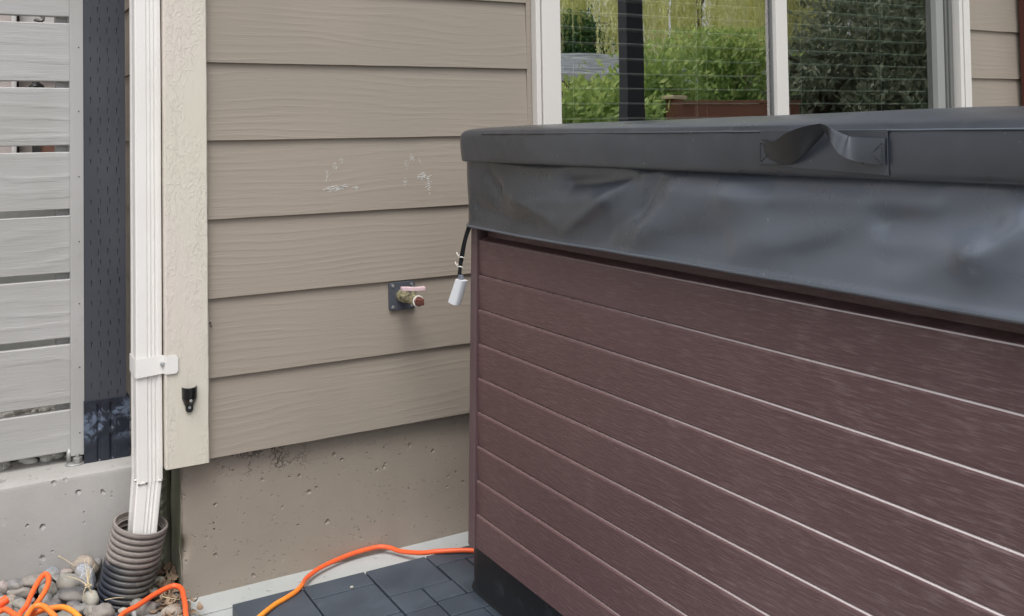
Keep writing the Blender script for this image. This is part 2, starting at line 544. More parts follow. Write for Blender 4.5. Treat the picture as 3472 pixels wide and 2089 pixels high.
# ---------------------------------------------------------------- mesh helpers
class MB:
    def __init__(self):
        self.v, self.f = [], []
    def box(self, x0, x1, y0, y1, z0, z1):
        b = len(self.v)
        self.v += [(x0, y0, z0), (x1, y0, z0), (x1, y1, z0), (x0, y1, z0), (x0, y0, z1), (x1, y0, z1), (x1, y1, z1), (x0, y1, z1)]
        self.f += [tuple(b+i for i in q) for q in ((0, 3, 2, 1), (4, 5, 6, 7), (0, 1, 5, 4), (1, 2, 6, 5), (2, 3, 7, 6), (3, 0, 4, 7))]
        return self
    def poly_extrude(self, pts, vec):
        b = len(self.v); n = len(pts)
        self.v += [tuple(p) for p in pts] + [tuple(Vector(p)+Vector(vec)) for p in pts]
        self.f.append(tuple(b+i for i in range(n))[::-1])
        self.f.append(tuple(b+n+i for i in range(n)))
        for i in range(n):
            j = (i+1) % n
            self.f.append((b+i, b+j, b+n+j, b+n+i))
        return self
    def loft(self, rings, cap=True, closed=True):
        b = len(self.v); n = len(rings[0])
        for r in rings: self.v += [tuple(p) for p in r]
        for k in range(len(rings)-1):
            for i in range(n if closed else n-1):
                j = (i+1) % n
                self.f.append((b+k*n+i, b+k*n+j, b+(k+1)*n+j, b+(k+1)*n+i))
        if cap:
            self.f.append(tuple(b+i for i in range(n))[::-1])
            self.f.append(tuple(b+(len(rings)-1)*n+i for i in range(n)))
        return self
    def tube(self, pts, r, seg=10, cap=True):
        pts = [Vector(p) for p in pts]
        rings = []
        nrm = None
        for i, p in enumerate(pts):
            t = (pts[min(i+1, len(pts)-1)] - pts[max(i-1, 0)]).normalized()
            if nrm is None:
                nrm = t.orthogonal().normalized()
            nrm = (nrm - t*nrm.dot(t)).normalized()
            bi = t.cross(nrm)
            rr = r(i/(len(pts)-1)) if callable(r) else r
            rings.append([p + (nrm*math.cos(a)+bi*math.sin(a))*rr for a in (2*PI*k/seg for k in range(seg))])
        return self.loft(rings, cap)
    def cyl(self, a, b, r0_, r1_=None, seg=20):
        a, b = Vector(a), Vector(b)
        r1_ = r0_ if r1_ is None else r1_
        return self.tube([a, b], lambda t: r0_+(r1_-r0_)*t, seg)
    def build(self, name, mat, parent=None, smooth=False, bevel=0, bseg=2, auto=None):
        me = bpy.data.meshes.new(name)
        me.from_pydata(self.v, [], self.f)
        me.update()
        o = bpy.data.objects.new(name, me)
        COL.objects.link(o)
        mm = mat.m if isinstance(mat, M) else mat
        me.materials.append(mm)
        if parent is not None:
            o.parent = parent
            o.matrix_parent_inverse = Matrix.Translation(-Vector(parent.location))
        if smooth:
            for p in me.polygons: p.use_smooth = True
        if bevel:
            bv = o.modifiers.new('bevel', 'BEVEL')
            bv.width = bevel; bv.segments = bseg; bv.limit_method = 'ANGLE'; bv.angle_limit = math.radians(35)
            for p in me.polygons: p.use_smooth = True
            wn = o.modifiers.new('wn', 'WEIGHTED_NORMAL')
        if auto is not None:
            for p in me.polygons: p.use_smooth = True
            import bmesh
            bm = bmesh.new(); bm.from_mesh(me)
            for e in bm.edges:
                if len(e.link_faces) == 2 and e.calc_face_angle(0) > auto: e.smooth = False
            bm.to_mesh(me); bm.free()
        return o

def tag(o, label=None, cat=None, group=None, kind=None):
    if label: o['label'] = label
    if cat: o['category'] = cat
    if group: o['group'] = group
    if kind: o['kind'] = kind
    return o
def thing(name, loc, label, cat, group=None):
    o = bpy.data.objects.new(name, None)
    o.empty_display_size = .1
    COL.objects.link(o)
    o.location = loc
    return tag(o, label, cat, group)

def spline(pts, n=12):
    """Catmull-Rom through pts"""
    P = [Vector(p) for p in pts]
    P = [P[0]*2-P[1]] + P + [P[-1]*2-P[-2]]
    out = []
    for i in range(1, len(P)-2):
        for k in range(n):
            t = k/n
            a, b, c, d = P[i-1], P[i], P[i+1], P[i+2]
            out.append(.5*((2*b)+(c-a)*t+(2*a-5*b+4*c-d)*t*t+(3*b-a-3*c+d)*t**3))
    out.append(P[-2])
    return out

def np_mesh(name, verts, quads, mat, parent=None, tint=None, smooth=False):
    me = bpy.data.meshes.new(name)
    nv, nf = len(verts), len(quads)
    me.vertices.add(nv)
    me.vertices.foreach_set('co', np.asarray(verts, dtype=np.float32).ravel())
    me.loops.add(nf*4)
    me.loops.foreach_set('vertex_index', np.asarray(quads, dtype=np.int32).ravel())
    me.polygons.add(nf)
    me.polygons.foreach_set('loop_start', np.arange(0, nf*4, 4, dtype=np.int32))
    me.update(calc_edges=True)
    if tint is not None:
        a = me.attributes.new('tint', 'FLOAT', 'POINT')
        a.data.foreach_set('value', np.asarray(tint, dtype=np.float32))
    o = bpy.data.objects.new(name, me)
    COL.objects.link(o)
    me.materials.append(mat.m if isinstance(mat, M) else mat)
    if parent is not None:
        o.parent = parent
        o.matrix_parent_inverse = Matrix.Translation(-Vector(parent.location))
    if smooth:
        for p in me.polygons: p.use_smooth = True
    return o

# ================================================================ SETTING
E_ = .178            # lap exposure
LAP0 = .311
WX0, WX1 = 1.357, 3.197      # window casing outer edges
WZ0, WZ1 = .905, 2.25        # window casing bottom / top

g = MB()
g.v = [(-60, -60, -.06), (60, -60, -.06), (60, 60, -.06), (-60, 60, -.06)]
g.f = [(0, 1, 2, 3)]
tag(g.build('ground', MAT['bounce_ground']), kind='structure')

# soil bed under the pebbles (left of the slab) with a gently uneven top
def soil_grid(name, x0, x1, y0, y1, nx, ny, hf, mat):
    b = MB()
    for j in range(ny+1):
        for i in range(nx+1):
            x = x0+(x1-x0)*i/nx; y = y0+(y1-y0)*j/ny
            b.v.append((x, y, hf(x, y)))
    for j in range(ny):
        for i in range(nx):
            a = j*(nx+1)+i
            b.f.append((a, a+1, a+nx+2, a+nx+1))
    return b.build(name, mat, smooth=True)
def bed_h(x, y):
    t = min(max((y+.05)/.2, 0), 1)
    left = min(max((.36-x)/.15, 0), 1)
    return .0 + .035*t*left + .006*noise.noise(Vector((x*18, y*18, 0)))
tag(soil_grid('pebble_bed_soil', -3, .425, -3.2, .15, 120, 110, bed_h, MAT['soil']), kind='structure')

# patio: a strip beside the wall and the main slab, with a thin joint between
b = MB()
b.box(.43, 8, -.058, .03, -.12, .0)
b.box(.425, 8, -6, -.0615, -.12, -.001)
b.box(.435, 8, -.062, -.0575, -.12, -.008)
tag(b.build('patio_slab', MAT['slab'], bevel=.002), kind='structure')

# ================================================================ HOUSE
house = thing('house', (.44, .03, 0), 'taupe lap-sided house wall on a painted concrete foundation, with a white framed window', 'house')

def lap_boards(segs, k0, k1, axis, base, sign):
    """tilted boards; segs(k) gives the runs of board k; each board's lower edge stands proud"""
    b = MB()
    TH = .0075
    for k in range(k0, k1):
        z0 = LAP0+E_*k
        zt = z0+E_+.014
        for a0, a1 in segs(k):
            n = max(2, int((a1-a0)/.035))
            rings = []
            for i in range(n+1):
                a = a0+(a1-a0)*i/n
                j = .0007*noise.noise(Vector((a*9, k*5.3, 1))) + .0003*noise.noise(Vector((a*60, k*2.3, 4)))
                jo = .0007*noise.noise(Vector((a*6, k*3.7, 7)))
                prof = [(jo, z0+j), (jo+.0085, zt), (jo+.0085+TH, zt), (jo+TH, z0+j)]
                ring = []
                for d, z in prof:
                    if axis == 'x': ring.append((a, base+d, z))
                    else: ring.append((base+d, a, z))
                rings.append(ring)
            b.loft(rings)
    return b
def front_segs(k):
    z0, z1 = LAP0+E_*k, LAP0+E_*(k+1)
    if z1 < WZ0 or z0 > WZ1:
        return [(.4935, 7.0)]
    return [(.4935, WX0-.0165), (WX1+.003, 7.0)]
lap_boards(front_segs, 0, 14, 'x', 0, 1).build('siding', MAT['siding'], house)
# flat trim strip closing the boards at the window's left side (runs up behind the butts)
MB().box(WX0-.0160, WX0-.0015, .0025, .02, .84, 2.9).build('siding_edge_strip', MAT['siding'], house, bevel=.001)
lap_boards(lambda k: [(.095, 6.0)], 0, 14, 'y', .405, 1).build('side_siding', MAT['siding_side'], house)

# sheathing and inner room (dark), with the window opening left free
b = MB()
Yb = .035
def panel(x0, x1, z0, z1, y=Yb):
    b.box(x0, x1, y, y+.06, z0, z1)
panel(.43, WX0+.01, .30, 2.80)
panel(WX1-.01, 7, .30, 2.80)
panel(WX0+.01, WX1-.01, .30, WZ0+.01)
panel(WX0+.01, WX1-.01, WZ1-.01, 2.80)
b.box(.43, .47, .1, 6, .3, 2.8)
b.build('wall_core', MAT['room'], house)
b = MB()
b.box(.48, 7, 4.0, 4.05, .3, 2.8)
b.box(6.95, 7.0, .1, 4.0, .3, 2.8)
b.box(.475, 7, .1, 4.0, .25, .30)
b.box(.475, 7, .1, 4.0, 2.75, 2.80)
b.build('room', MAT['room'], house)

# foundation: front face and bare side face
def face_grid(name, p0, du, dv, nu, nv, mat, parent, disp):
    b = MB()
    N = Vector(du).cross(Vector(dv)).normalized()
    for j in range(nv+1):
        for i in range(nu+1):
            p = Vector(p0)+Vector(du)*(i/nu)+Vector(dv)*(j/nv)
            b.v.append(tuple(p+N*disp(i/nu, j/nv, p)))
    for j in range(nv):
        for i in range(nu):
            a = j*(nu+1)+i
            b.f.append((a, a+1, a+nu+2, a+nu+1))
    return b.build(name, mat, parent, smooth=True)
def fdisp(s, t, p):
    d = .0012*noise.noise(p*7)
    # ragged arris and foot
    e = math.exp(-(p.x-.439)/.006)*(.0045*noise.noise(Vector((3, 7, p.z*42)))-.004)
    chip = -.02*math.exp(-((p.x-.439)/.012)**2-((p.z-.115)/.022)**2)
    return d+e+chip
pnts = face_grid('foundation', (.439, .025, -.03), (1.2, 0, 0), (0, 0, .36), 420, 130, MAT['foundation'], house, fdisp)
MB().box(1.639, 7, .025, .2, -.1, .33).build('foundation', MAT['foundation'], house)
face_grid('foundation_side', (.4392, 1.2, -.1), (0, -1.175, 0), (0, 0, .43), 90, 40, MAT['foundation_side'], house,
          lambda s, t, p: .0025*noise.noise(p*14)-.001)
MB().box(.4405, 7, .2, 5.8, .0, .29).build('foundation_core', MAT['foundation_side'], house)

# corner boards
b = MB()
def rough_board(x0, x1, y0, y1, z0, z1, nz=160, amp=.0011):
    """a board whose arrises wander a little"""
    rings = []
    for i in range(nz+1):
        z = z0+(z1-z0)*i/nz
        def nn(s): return amp*(noise.noise(Vector((s, 3, z*11)))+.6*noise.noise(Vector((s, 9, z*55))))
        c = .0035
        rings.append([(x0+nn(1), y0+c, z), (x0+c, y0+nn(2)*.4, z), (x1-c*.6, y0+nn(3)*.4, z), (x1+nn(4), y0+c*.6, z), (x1+nn(5)*.3, y1, z), (x0, y1, z)])
    b.loft(rings)
rough_board(.3995, .4925, -.0165, .004, .308, 2.9)
b.build('corner_board', MAT['corner'], house, auto=.6)
b = MB()
rough_board(.400, .418, .005, .093, .308, 2.9)
b.build('corner_board', MAT['corner'], house, auto=.6)

# roof and eave
b = MB()
b.poly_extrude([(.05, -.45, 2.93), (.05, 3.2, 4.4), (.05, 3.2, 4.5), (.05, -.5, 3.0)], (7.3, 0, 0))
b.poly_extrude([(.05, 6.6, 2.93), (.05, 3.2, 4.4), (.05, 3.2, 4.5), (.05, 6.65, 3.0)], (7.3, 0, 0))
b.build('roof', MAT['roof'], house)
MB().box(.06, 7.3, -.44, .0, 2.885, 2.92).build('soffit', MAT['soffit'], house)

# ---------------------------------------------------------------- window
FL, FR = 1.433, 2.241        # left pane between these
ML, MR = 2.241, 2.290        # sash stile
RL, RR = 2.290, 3.051
win = MB()
# outer flange left (thin) + dark joint + flat frame
win.box(WX0, WX0+.0145, -.022, .03, WZ0, WZ1)
win.build('window', MAT['vinyl_frame'], house, bevel=.0015)
window = bpy.data.objects['window']
b = MB()
b.box(WX0+.0175, FL, -.026, .05, WZ0+.015, WZ1-.015)
b.build('frame', MAT['vinyl_frame'], window, bevel=.002)
b = MB(); b.box(FL, RR, -.026, .05, WZ0+.015, WZ0+.07); b.build('frame', MAT['vinyl_frame'], window, bevel=.002)
b = MB(); b.box(FL, RR, -.026, .05, WZ1-.07, WZ1-.015); b.build('frame', MAT['vinyl_frame'], window, bevel=.002)
b = MB(); b.box(ML, MR, -.020, .012, WZ0+.072, WZ1-.072); b.build('sash_stile', MAT['vinyl_frame'], window, bevel=.002)
# glazing stops seen beside the stile
b = MB(); b.box(ML-.004, ML-.0005, -.004, .006, WZ0+.072, WZ1-.072); b.build('glazing_stop', MAT['track'], window, bevel=.001)
b = MB()
b.box(RR, RR+.040, .006, .05, WZ0+.072, WZ1-.072)
b.build('sash_rail', MAT['sash_grey'], window, bevel=.002)
b = MB()
b.box(RR+.042, RR+.052, .0, .05, WZ0+.072, WZ1-.072)
b.box(RR+.054, RR+.066, -.006, .05, WZ0+.072, WZ1-.072)
b.box(RR+.068, RR+.080, .0, .05, WZ0+.072, WZ1-.072)
b.build('track', MAT['track'], window, bevel=.001)
b = MB(); b.box(RR+.082, RR+.100, -.028, .05, WZ0+.015, WZ1-.015); b.build('frame', MAT['vinyl_frame'], window, bevel=.0015)
b = MB(); b.box(RR+.104, WX1-.007, -.030, .03, WZ0, WZ1); b.build('frame', MAT['vinyl_frame'], window, bevel=.0015)
# hand-smeared caulk bead
rings = []
for i in range(90):
    z = WZ0+(WZ1-WZ0)*i/89
    o_ = .0022*noise.noise(Vector((0, 1, z*23)))
    x0, x1 = WX1-.007, WX1+.003+o_
    rings.append([(x0, -.024, z), (x1, -.015+o_, z), (x1, .006, z), (x0, .006, z)])
MB().loft(rings).build('caulk_bead', MAT['caulk'], window, smooth=True)
def pane(name, x0, x1, y, mat):
    b = MB()
    b.v = [(x0, y, WZ0+.06), (x1, y, WZ0+.06), (x1, y, WZ1-.06), (x0, y, WZ1-.06)]
    b.f = [(0, 1, 2, 3)]
    o = b.build('pane', mat, window)
    return o
tag(pane('pane', FL-.004, ML+.004, .004, MAT['glass']), 'clear window pane mirroring the garden')
tag(pane('pane', MR-.02, RR+.01, .028, MAT['glass_dark']), 'darker screened window pane')
# venetian blinds: slats open, with ladder cords
def blind(x0, x1, cords):
    b = MB()
    z = 2.16
    n = 0
    while z > WZ0+.1:
        rings = []
        m_ = 40
        for i in range(m_+1):
            x = x0+(x1-x0)*i/m_
            sag = -.0012*math.sin(PI*((x-x0)/(x1-x0)*3 % 1))+.0006*noise.noise(Vector((x*3, z*9, 0)))
            rings.append([(x, .048, z+sag), (x, .073, z+sag+.002), (x, .098, z+sag), (x, .098, z+sag-.0032), (x, .073, z+sag-.0012), (x, .048, z+sag-.0032)])
        b.loft(rings)
        z -= .0437
        n += 1
    o = b.build('blind', MAT['blind'], window)
    c = MB()
    for x in cords:
        for y in (.047, .099):
            c.tube([(x, y, WZ0+.1), (x+.001, y, 1.5), (x, y, 2.17)], .0011, 6)
    c.build('ladder_cord', MAT['blind'], window)
    MB().box(x0, x1, .045, .10, 2.165, 2.2).build('head_rail', MAT['blind'], window)
blind(1.46, 2.228, (1.519, 2.010))
blind(2.30, 3.04, (2.415, 2.80))
MB().box(1.968, 1.9705, .043, .0455, WZ0+.1, 1.45).build('pull_cord', MAT['blind'], window)

# chalky scuffs on one siding board (dried paint wiped off a boot or ladder)
R2 = random.Random(3)
def scuff(x, z, w, h, ang, n=22):
    sc_ = MB()
    for _ in range(n):
        cx = x+R2.gauss(0, w*.35); cz = z+R2.gauss(0, h*.35)
        l = w*R2.uniform(.12, .32); t = R2.uniform(.0005, .0015)
        a = ang+R2.gauss(0, .15)
        dx, dz = math.cos(a)*l, math.sin(a)*l
        # sits a hair in front of the tilted board face
        yy = lambda zz: (zz-(LAP0+E_*3))*(.0085/(E_+.014))-.0008
        b0 = len(sc_.v)
        pts = [(cx-dx, cz-dz), (cx-dx*.2, cz-dz*.2-t), (cx+dx, cz+dz), (cx+dx*.1, cz+dz*.1+t)]
        for px, pz in pts: sc_.v.append((px, yy(pz), pz))
        sc_.f.append((b0, b0+1, b0+2, b0+3))
    sc_.build('paint_scuff', MAT['scuff'], bpy.data.objects['siding'])
for a in ((.778, .934, .010, .016, 1.2), (.799, .953, .012, .014, 1.1), (.815, .969, .006, .012, 1.2), (.80, .903, .034, .008, .25), (.815, .905, .02, .008, .2),
          (.85, .902, .010, .006, .4), (1.028, .922, .024, .014, .1), (1.0, .972, .008, .010, .6), (.98, .91, .008, .012, 1.0), (1.045, .90, .012, .03, .3),
          (.985, .955, .008, .016, 1.2), (1.023, .962, .006, .012, 1.3)):
    scuff(*a)

for x_, z_, r_, m_ in ((.5007, .6127, .0022, 'ndark'), (.503, .606, .0014, 'ndark'), (1.1157, .4994, .0022, 'straw')):
    q = MB(); q.cyl((x_, .004, z_), (x_, .0005, z_), r_, r_*.8, 8)
    q.build('nail_head', MAT[m_], bpy.data.objects['siding'])

# ================================================================ HOSE BIB
hb = thing('hose_bib', (.965, 0, .63), 'brass outdoor tap with faded pink lever and rusty plug on a dark square plate', 'tap')
PX, PZ = .967, .629
def rrect(cx, cz, hw, hh, r, n=5):
    pts = []
    for sx, sz, a0 in ((1, 1, 0), (-1, 1, 90), (-1, -1, 180), (1, -1, 270)):
        for i in range(n+1):
            a = math.radians(a0+90*i/n)
            pts.append((cx+sx*(hw-r)+r*math.cos(a), cz+sz*(hh-r)+r*math.sin(a)))
    return pts
b = MB()
b.poly_extrude([(x, -.004, z) for x, z in rrect(PX, PZ, .0345, .0345, .007)], (0, .010, 0))
b.build('plate', MAT['plate'], hb, bevel=.001)
for sx in (-1, 1):
    for sz in (-1, 1):
        q = MB()
        c = Vector((PX+sx*.0255, -.004, PZ+sz*.0265))
        q.cyl(c, c+Vector((0, -.0022, 0)), .0042, .0036, 14)
        q.box(c.x-.003, c.x+.003, -.0068, -.0064, c.z-.0004, c.z+.0004)
        q.build('screw', MAT['screw'], hb, bevel=.0003)
def axial(parts, mat, name, seg=24, hexa=False, bev=.0006):
    q = MB()
    for y0, y1, ra, rb in parts:
        q.cyl((PX-.003, y0, PZ+.001), (PX-.003, y1, PZ+.001), ra, rb, 6 if hexa else seg)
    return q.build(name, mat, hb, bevel=bev)
axial([(-.004, -.014, .0150, .0150), (-.014, -.030, .0105, .0105), (-.040, -.062, .0112, .0112), (-.062, -.066, .0125, .0125), (-.066, -.088, .0118, .0112), (-.088, -.091, .0135, .0135), (-.091, -.104, .0128, .0128)], MAT['brass'], 'valve_body')
axial([(-.0285, -.0405, .0155, .0155)], MAT['brass'], 'hex_collar', hexa=True)
q = MB(); q.cyl((PX-.003, -.104, PZ+.001), (PX-.003, -.1065, PZ+.001), .0142, .0142, 24)
q.build('sealing_ring', MAT['twist'], hb, bevel=.0006)
q = MB(); q.cyl((PX-.003, -.1065, PZ+.001), (PX-.003, -.112, PZ+.001), .0125, .0122, 6)
q.box(PX-.0105, PX+.0045, -.124, -.112, PZ-.0065, PZ+.0085)
o = q.build('plug', MAT['rust'], hb, bevel=.0012)
# stem and lever
q = MB(); q.cyl((PX-.003, -.078, PZ+.010), (PX-.003, -.078, PZ+.0235), .0058, .0052, 16)
q.build('stem', MAT['brass'], hb, bevel=.0005)
q = MB()
lev = spline([(PX-.029, -.066, PZ+.0275), (PX-.016, -.072, PZ+.0275), (PX-.003, -.078, PZ+.0262), (PX+.012, -.082, PZ+.0262), (PX+.024, -.084, PZ+.0265)], 5)
rings = []
for i, p in enumerate(lev):
    t = i/(len(lev)-1)
    hw = .0066-.0015*math.sin(PI*t)+.0015*(t < .15)
    hh = .0052
    rings.append([(p.x, p.y-hw, p.z-hh), (p.x, p.y+hw, p.z-hh), (p.x, p.y+hw, p.z+hh), (p.x, p.y-hw, p.z+hh)])
q.loft(rings)
q.build('lever', MAT['faded_red'], hb, bevel=.0018)
q = MB(); q.cyl((PX-.003, -.078, PZ+.030), (PX-.003, -.078, PZ+.034), .0045, .004, 6)
q.build('lever_nut', MAT['galv'], hb, bevel=.0004)

# ================================================================ BLACK HOLDER on the corner board
ho = thing('pole_holder', (.45, -.02, .45), 'small glossy black plastic cup bracket screwed to the corner board', 'bracket')
CX_, CZ_ = .450, .0
q = MB()
prof = []
# half-round cup: front wall curves outward, tapering to a tongue
rings = []
for i in range(15):
    t = i/14
    z = .482-.042*t
    wv_ = .0165*(1-.42*max(0, t-.55)/.45) if t > .55 else .0165-.001*t
    dp = .019*(1-.12*t) if t < .6 else .0178*(1-(t-.6)/.4*.75)
    ring = []
    for k in range(13):
        a = PI*k/12
        ring.append((CX_+wv_*math.cos(a), -.0172-dp*math.sin(a), z))
    rings.append(ring)
inner = [[(CX_+(x-CX_)*.82, -.0172+(y+.0172)*.80, z) for x, y, z in r] for r in rings]
rr_ = inner[5:0:-1]+[inner[0]]+rings
q.loft(rr_, cap=False, closed=False)
q.f.append(tuple(range(13)))
tongue = rrect(CX_-.0005, .4385, .0082, .0125, .0075)
q.poly_extrude([(x, -.0215, z) for x, z in tongue], (0, .005, 0))
q.build('cup', MAT['black_plastic'], ho, bevel=.0009)
for z in (.4545, .437):
    q = MB()
    yy = -.0215 if z < .44 else -.034
    q.cyl((CX_, yy, z), (CX_, yy-.002, z), .0034, .0028, 14)
    q.build('screw', MAT['screw'], ho, bevel=.0004)

# ================================================================ DOWNSPOUT
ds = thing('downspout', (.37, .04, .19), 'white ribbed metal downspout at the house corner, its foot ending in the drain pipe', 'downspout')
def ds_section(k=1.0):
    """outline of the ribbed 2x3 pipe, x 0..w, y 0..d (y=0 is the face towards the patio)"""
    W_, D_ = .0545, .077
    pts = []
    g_ = .0028
    # front face left->right
    for x in (0.003,):
        pts.append((x, 0))
    for c in (.0255, .0335, .0415):
        pts += [(c-.0033, 0), (c-.0015, g_), (c+.0015, g_), (c+.0033, 0)]
    pts += [(W_-.004, 0), (W_-.0012, .0012), (W_, .004), (W_, D_-.003), (W_-.003, D_)]
    pts += [(.003, D_), (0, D_-.003)]
    for c in (.058, .046):
        pts += [(0, c+.0035), (g_*.6, c+.0015), (g_*.6, c-.0015), (0, c-.0035)]
    pts += [(0, .003)]
    cx, cy = W_/2, D_/2
    return [(cx+(x-cx)*k, cy+(y-cy)*k) for x, y in pts]
DX, DY = .3425, .000
def ring_at(z, ox=0, oy=0, k=1.0, zt=0):
    return [(DX+x+ox, DY+y+oy, z+zt*(y)) for x, y in ds_section(k)]
b = MB()
rings = []
nz = 60
for i in range(nz+1):
    z = .283+(2.88-.283)*i/nz
    rings.append(ring_at(z, .0006*noise.noise(Vector((z*3, 0, 0))), .0006*noise.noise(Vector((z*3, 5, 0))), 1.0))
b.loft(rings[::-1], cap=False)
b.build('pipe_body', MAT['white_metal'], ds, auto=.5)
b = MB()
rings = []
for i in range(13):
    t = i/12
    z = .305-.16*t
    s_ = max(0, (t-.08))/.92
    rings.append(ring_at(z, -.014*s_, -.006*s_, .975-.06*s_, 0))
b.loft(rings, cap=False)
b.build('outlet_elbow', MAT['white_metal'], ds, auto=.5)
# ragged dirty seam where the pieces meet
s = M('grimy_sealant', srgb(150, 146, 136), .8)
s.color(s.mix(s.ramp(s.noise(120, 4, .7), .45, .6), srgb(205, 203, 196), srgb(92, 88, 80)))
MAT['seam'] = s
for a_, c_ in ((.002, .022), (.044, .053)):
    b = MB()
    rings = []
    for i in range(16):
        x = a_+(c_-a_)*i/15
        z = .2835+.0012*noise.noise(Vector((x*300, 0, 2)))
        rings.append([(DX+x, -.0018, z-.0022), (DX+x, -.0022, z+.0008), (DX+x, .002, z+.001), (DX+x, .002, z-.0022)])
    b.loft(rings)
    b.build('seam', MAT['seam'], ds, smooth=True)
q = MB(); q.cyl((.345, .012, .289), (.338, .010, .289), .0045, .002, 10)
q.build('rivet', MAT['screw'], ds, bevel=.0006)
# strap
b = MB()
zt0, zt1 = .515, .5555
y_ = -.0042
sec = [(DX-.0022, .070), (DX-.0022, .001), (DX+.001, y_), (DX+.0545, y_), (DX+.0590, -.0195), (DX+.0805, -.0195)]
rings = []
def strap_ring(x, y, za, zb, n):
    return [(x, y, za), (x, y, zb), (x+n[0]*.0012, y+n[1]*.0012, zb), (x+n[0]*.0012, y+n[1]*.0012, za)]
nn_ = [(-1, 0), (-1, 0), (-.6, -.8), (0, -1), (0, -1), (0, -1)]
for (x, y), n in zip(sec, nn_):
    rings.append(strap_ring(x, y, zt0-(.004 if y < .01 and x < .39 else 0), zt1-(.003 if x < .39 else 0), n))
b.loft(rings)
b.poly_extrude([(DX+.072, -.0198, zt0+.0002), (DX+.079, -.0198, zt0+.0003), (DX+.0835, -.0198, zt0+.005), (DX+.0835, -.0198, zt1-.006), (DX+.079, -.0198, zt1-.0006), (DX+.072, -.0198, zt1-.0004)], (0, -.0012, 0))
st = b.build('strap', MAT['white_metal'], ds, bevel=.0006)
q = MB(); q.cyl((DX+.0545, -.0085, .537), (DX+.0545, -.0135, .537), .0052, .0046, 8)
q.cyl((DX+.0545, -.0062, .537), (DX+.0545, -.0085, .537), .0066, .0062, 18)
q.build('screw', MAT['screw'], st, bevel=.0005)

# ================================================================ DRAIN PIPE (corrugated)
dp = thing('drain_pipe', (.315, .065, 0), 'black corrugated drain pipe standing in pebbles, its upper rings coated beige', 'drain pipe')
A = Vector((.356, .036, .187)); B = Vector((.311, .066, -.03))
ax = (A-B).normalized()
e1 = Vector((1, 0, 0)); e1 = (e1-ax*e1.dot(ax)).normalized(); e2 = ax.cross(e1)
L = (A-B).length
rings = []
def pring(t, r):
    c = B+ax*t
    return [c+(e1*math.cos(2*PI*k/64)+e2*math.sin(2*PI*k/64))*r for k in range(64)]
P_ = .0132
t = 0
while t < L-.004:
    for dt, r in ((0, .0500), (.0020, .0502), (.0032, .0560), (.0040, .0574), (.0062, .0580), (.0092, .0580), (.0112, .0574), (.0120, .0560)):
        if t+dt < L: rings.append(pring(t+dt, r))
    t += P_
rings.append(pring(L, .0578)); rings.append(pring(L+.0015, .0568)); rings.append(pring(L+.0008, .0530))
t = L-.004
while t > L-.13:
    rings.append(pring(t, .0525)); rings.append(pring(t-.008, .0525)); rings.append(pring(t-.010, .047)); rings.append(pring(t-.0115, .047))
    t -= P_
b = MB(); b.loft(rings, cap=False)
b.build('corrugated_wall', MAT['pipe'], dp, auto=1.2)

# ================================================================ CONCRETE KERB
kb = MB()
KT = .278
nx = 150
rings = []
for i in range(nx+1):
    x = -3.2+(.4345+3.2)*i/nx
    q_ = .0012*noise.noise(Vector((x*20, 0, 0)))
    rings.append([(x, .15+q_*.5, -.1), (x, .1505+q_*.5, .1), (x, .150, KT-.010+q_), (x, .1525, KT-.003+q_), (x, .160, KT+q_*.5), (x, .21, KT+.0015), (x, .33, KT), (x, .33, -.1)])
kb.loft(rings)
tag(kb.build('concrete_kerb', MAT['kerb'], auto=.7), 'long grey pitted concrete kerb wall carrying the slat fence', 'kerb wall')
# rough mortar left in the crack between kerb and foundation
cm = MB()
rings = []
for i in range(60):
    z = -.02+.30*i/59
    n_ = noise.noise(Vector((0, 0, z*46)))
    n2_ = noise.noise(Vector((0, 4, z*80)))
    rings.append([(.4060+.003*n_, .152, z), (.4090+.003*n2_, .1400+.005*n_, z), (.4190+.002*n_, .1380+.006*n2_, z), (.4300, .1420+.004*n_, z), (.4388, .150, z), (.4388, .17, z), (.406, .17, z)])
cm.loft(rings)
tag(cm.build('mortar_smear', MAT['foundation_side']), 'rough mossy mortar in the crack between kerb and foundation', 'mortar')

# ================================================================ FENCE
fn = thing('slat_fence', (-1.3, .25, KT), 'grey painted horizontal slat fence on the concrete kerb', 'fence')
gaps = [1.760, 1.610, 1.4605, 1.311, 1.159, 1.009, .8600, .712, .561, .409]
b = MB()
tops = [1.905]+[z-.0075 for z in gaps]
bots = [z+.0075 for z in gaps]+[.305]
for zt_, zb_ in zip(tops, bots):
    rings = []
    for i in range(81):
        x = -3.2+(3.2+.236)*i/80
        j = .0009*noise.noise(Vector((x*5, zb_*7, 0)))
        k = .0009*noise.noise(Vector((x*5, zt_*7, 3)))
        c = .002
        y0 = .2455+.0012*noise.noise(Vector((x*2, zt_*9, 8)))
        rings.append([(x, y0+c, zb_+j), (x, y0, zb_+c+j), (x, y0, zt_-c+k), (x, y0+c, zt_+k), (x, .264, zt_+k), (x, .264, zb_+j)])
    b.loft(rings)
b.build('slat_panel', MAT['fence'], fn, auto=.4)
tr = MB(); tr.box(.2345, .2635, .2285, .268, .298, 1.93)
tr = tr.build('trim_board', MAT['fence_trim'], fn, bevel=.0015)
for z in (1.246, 1.096, .943, .792, .648, .501, .35):
    q = MB(); q.cyl((.253, .2288, z), (.253, .2278, z), .0016, .0016, 8)
    q.build('nail', MAT['ndark'], tr)
MB().box(.207, .2335, .266, .300, .30, 1.93).build('back_batten', MAT['fence_trim'], fn, bevel=.001)
MB().box(-1.4, -1.36, .266, .300, .30, 1.93).build('back_batten', MAT['fence_trim'], fn, bevel=.001)

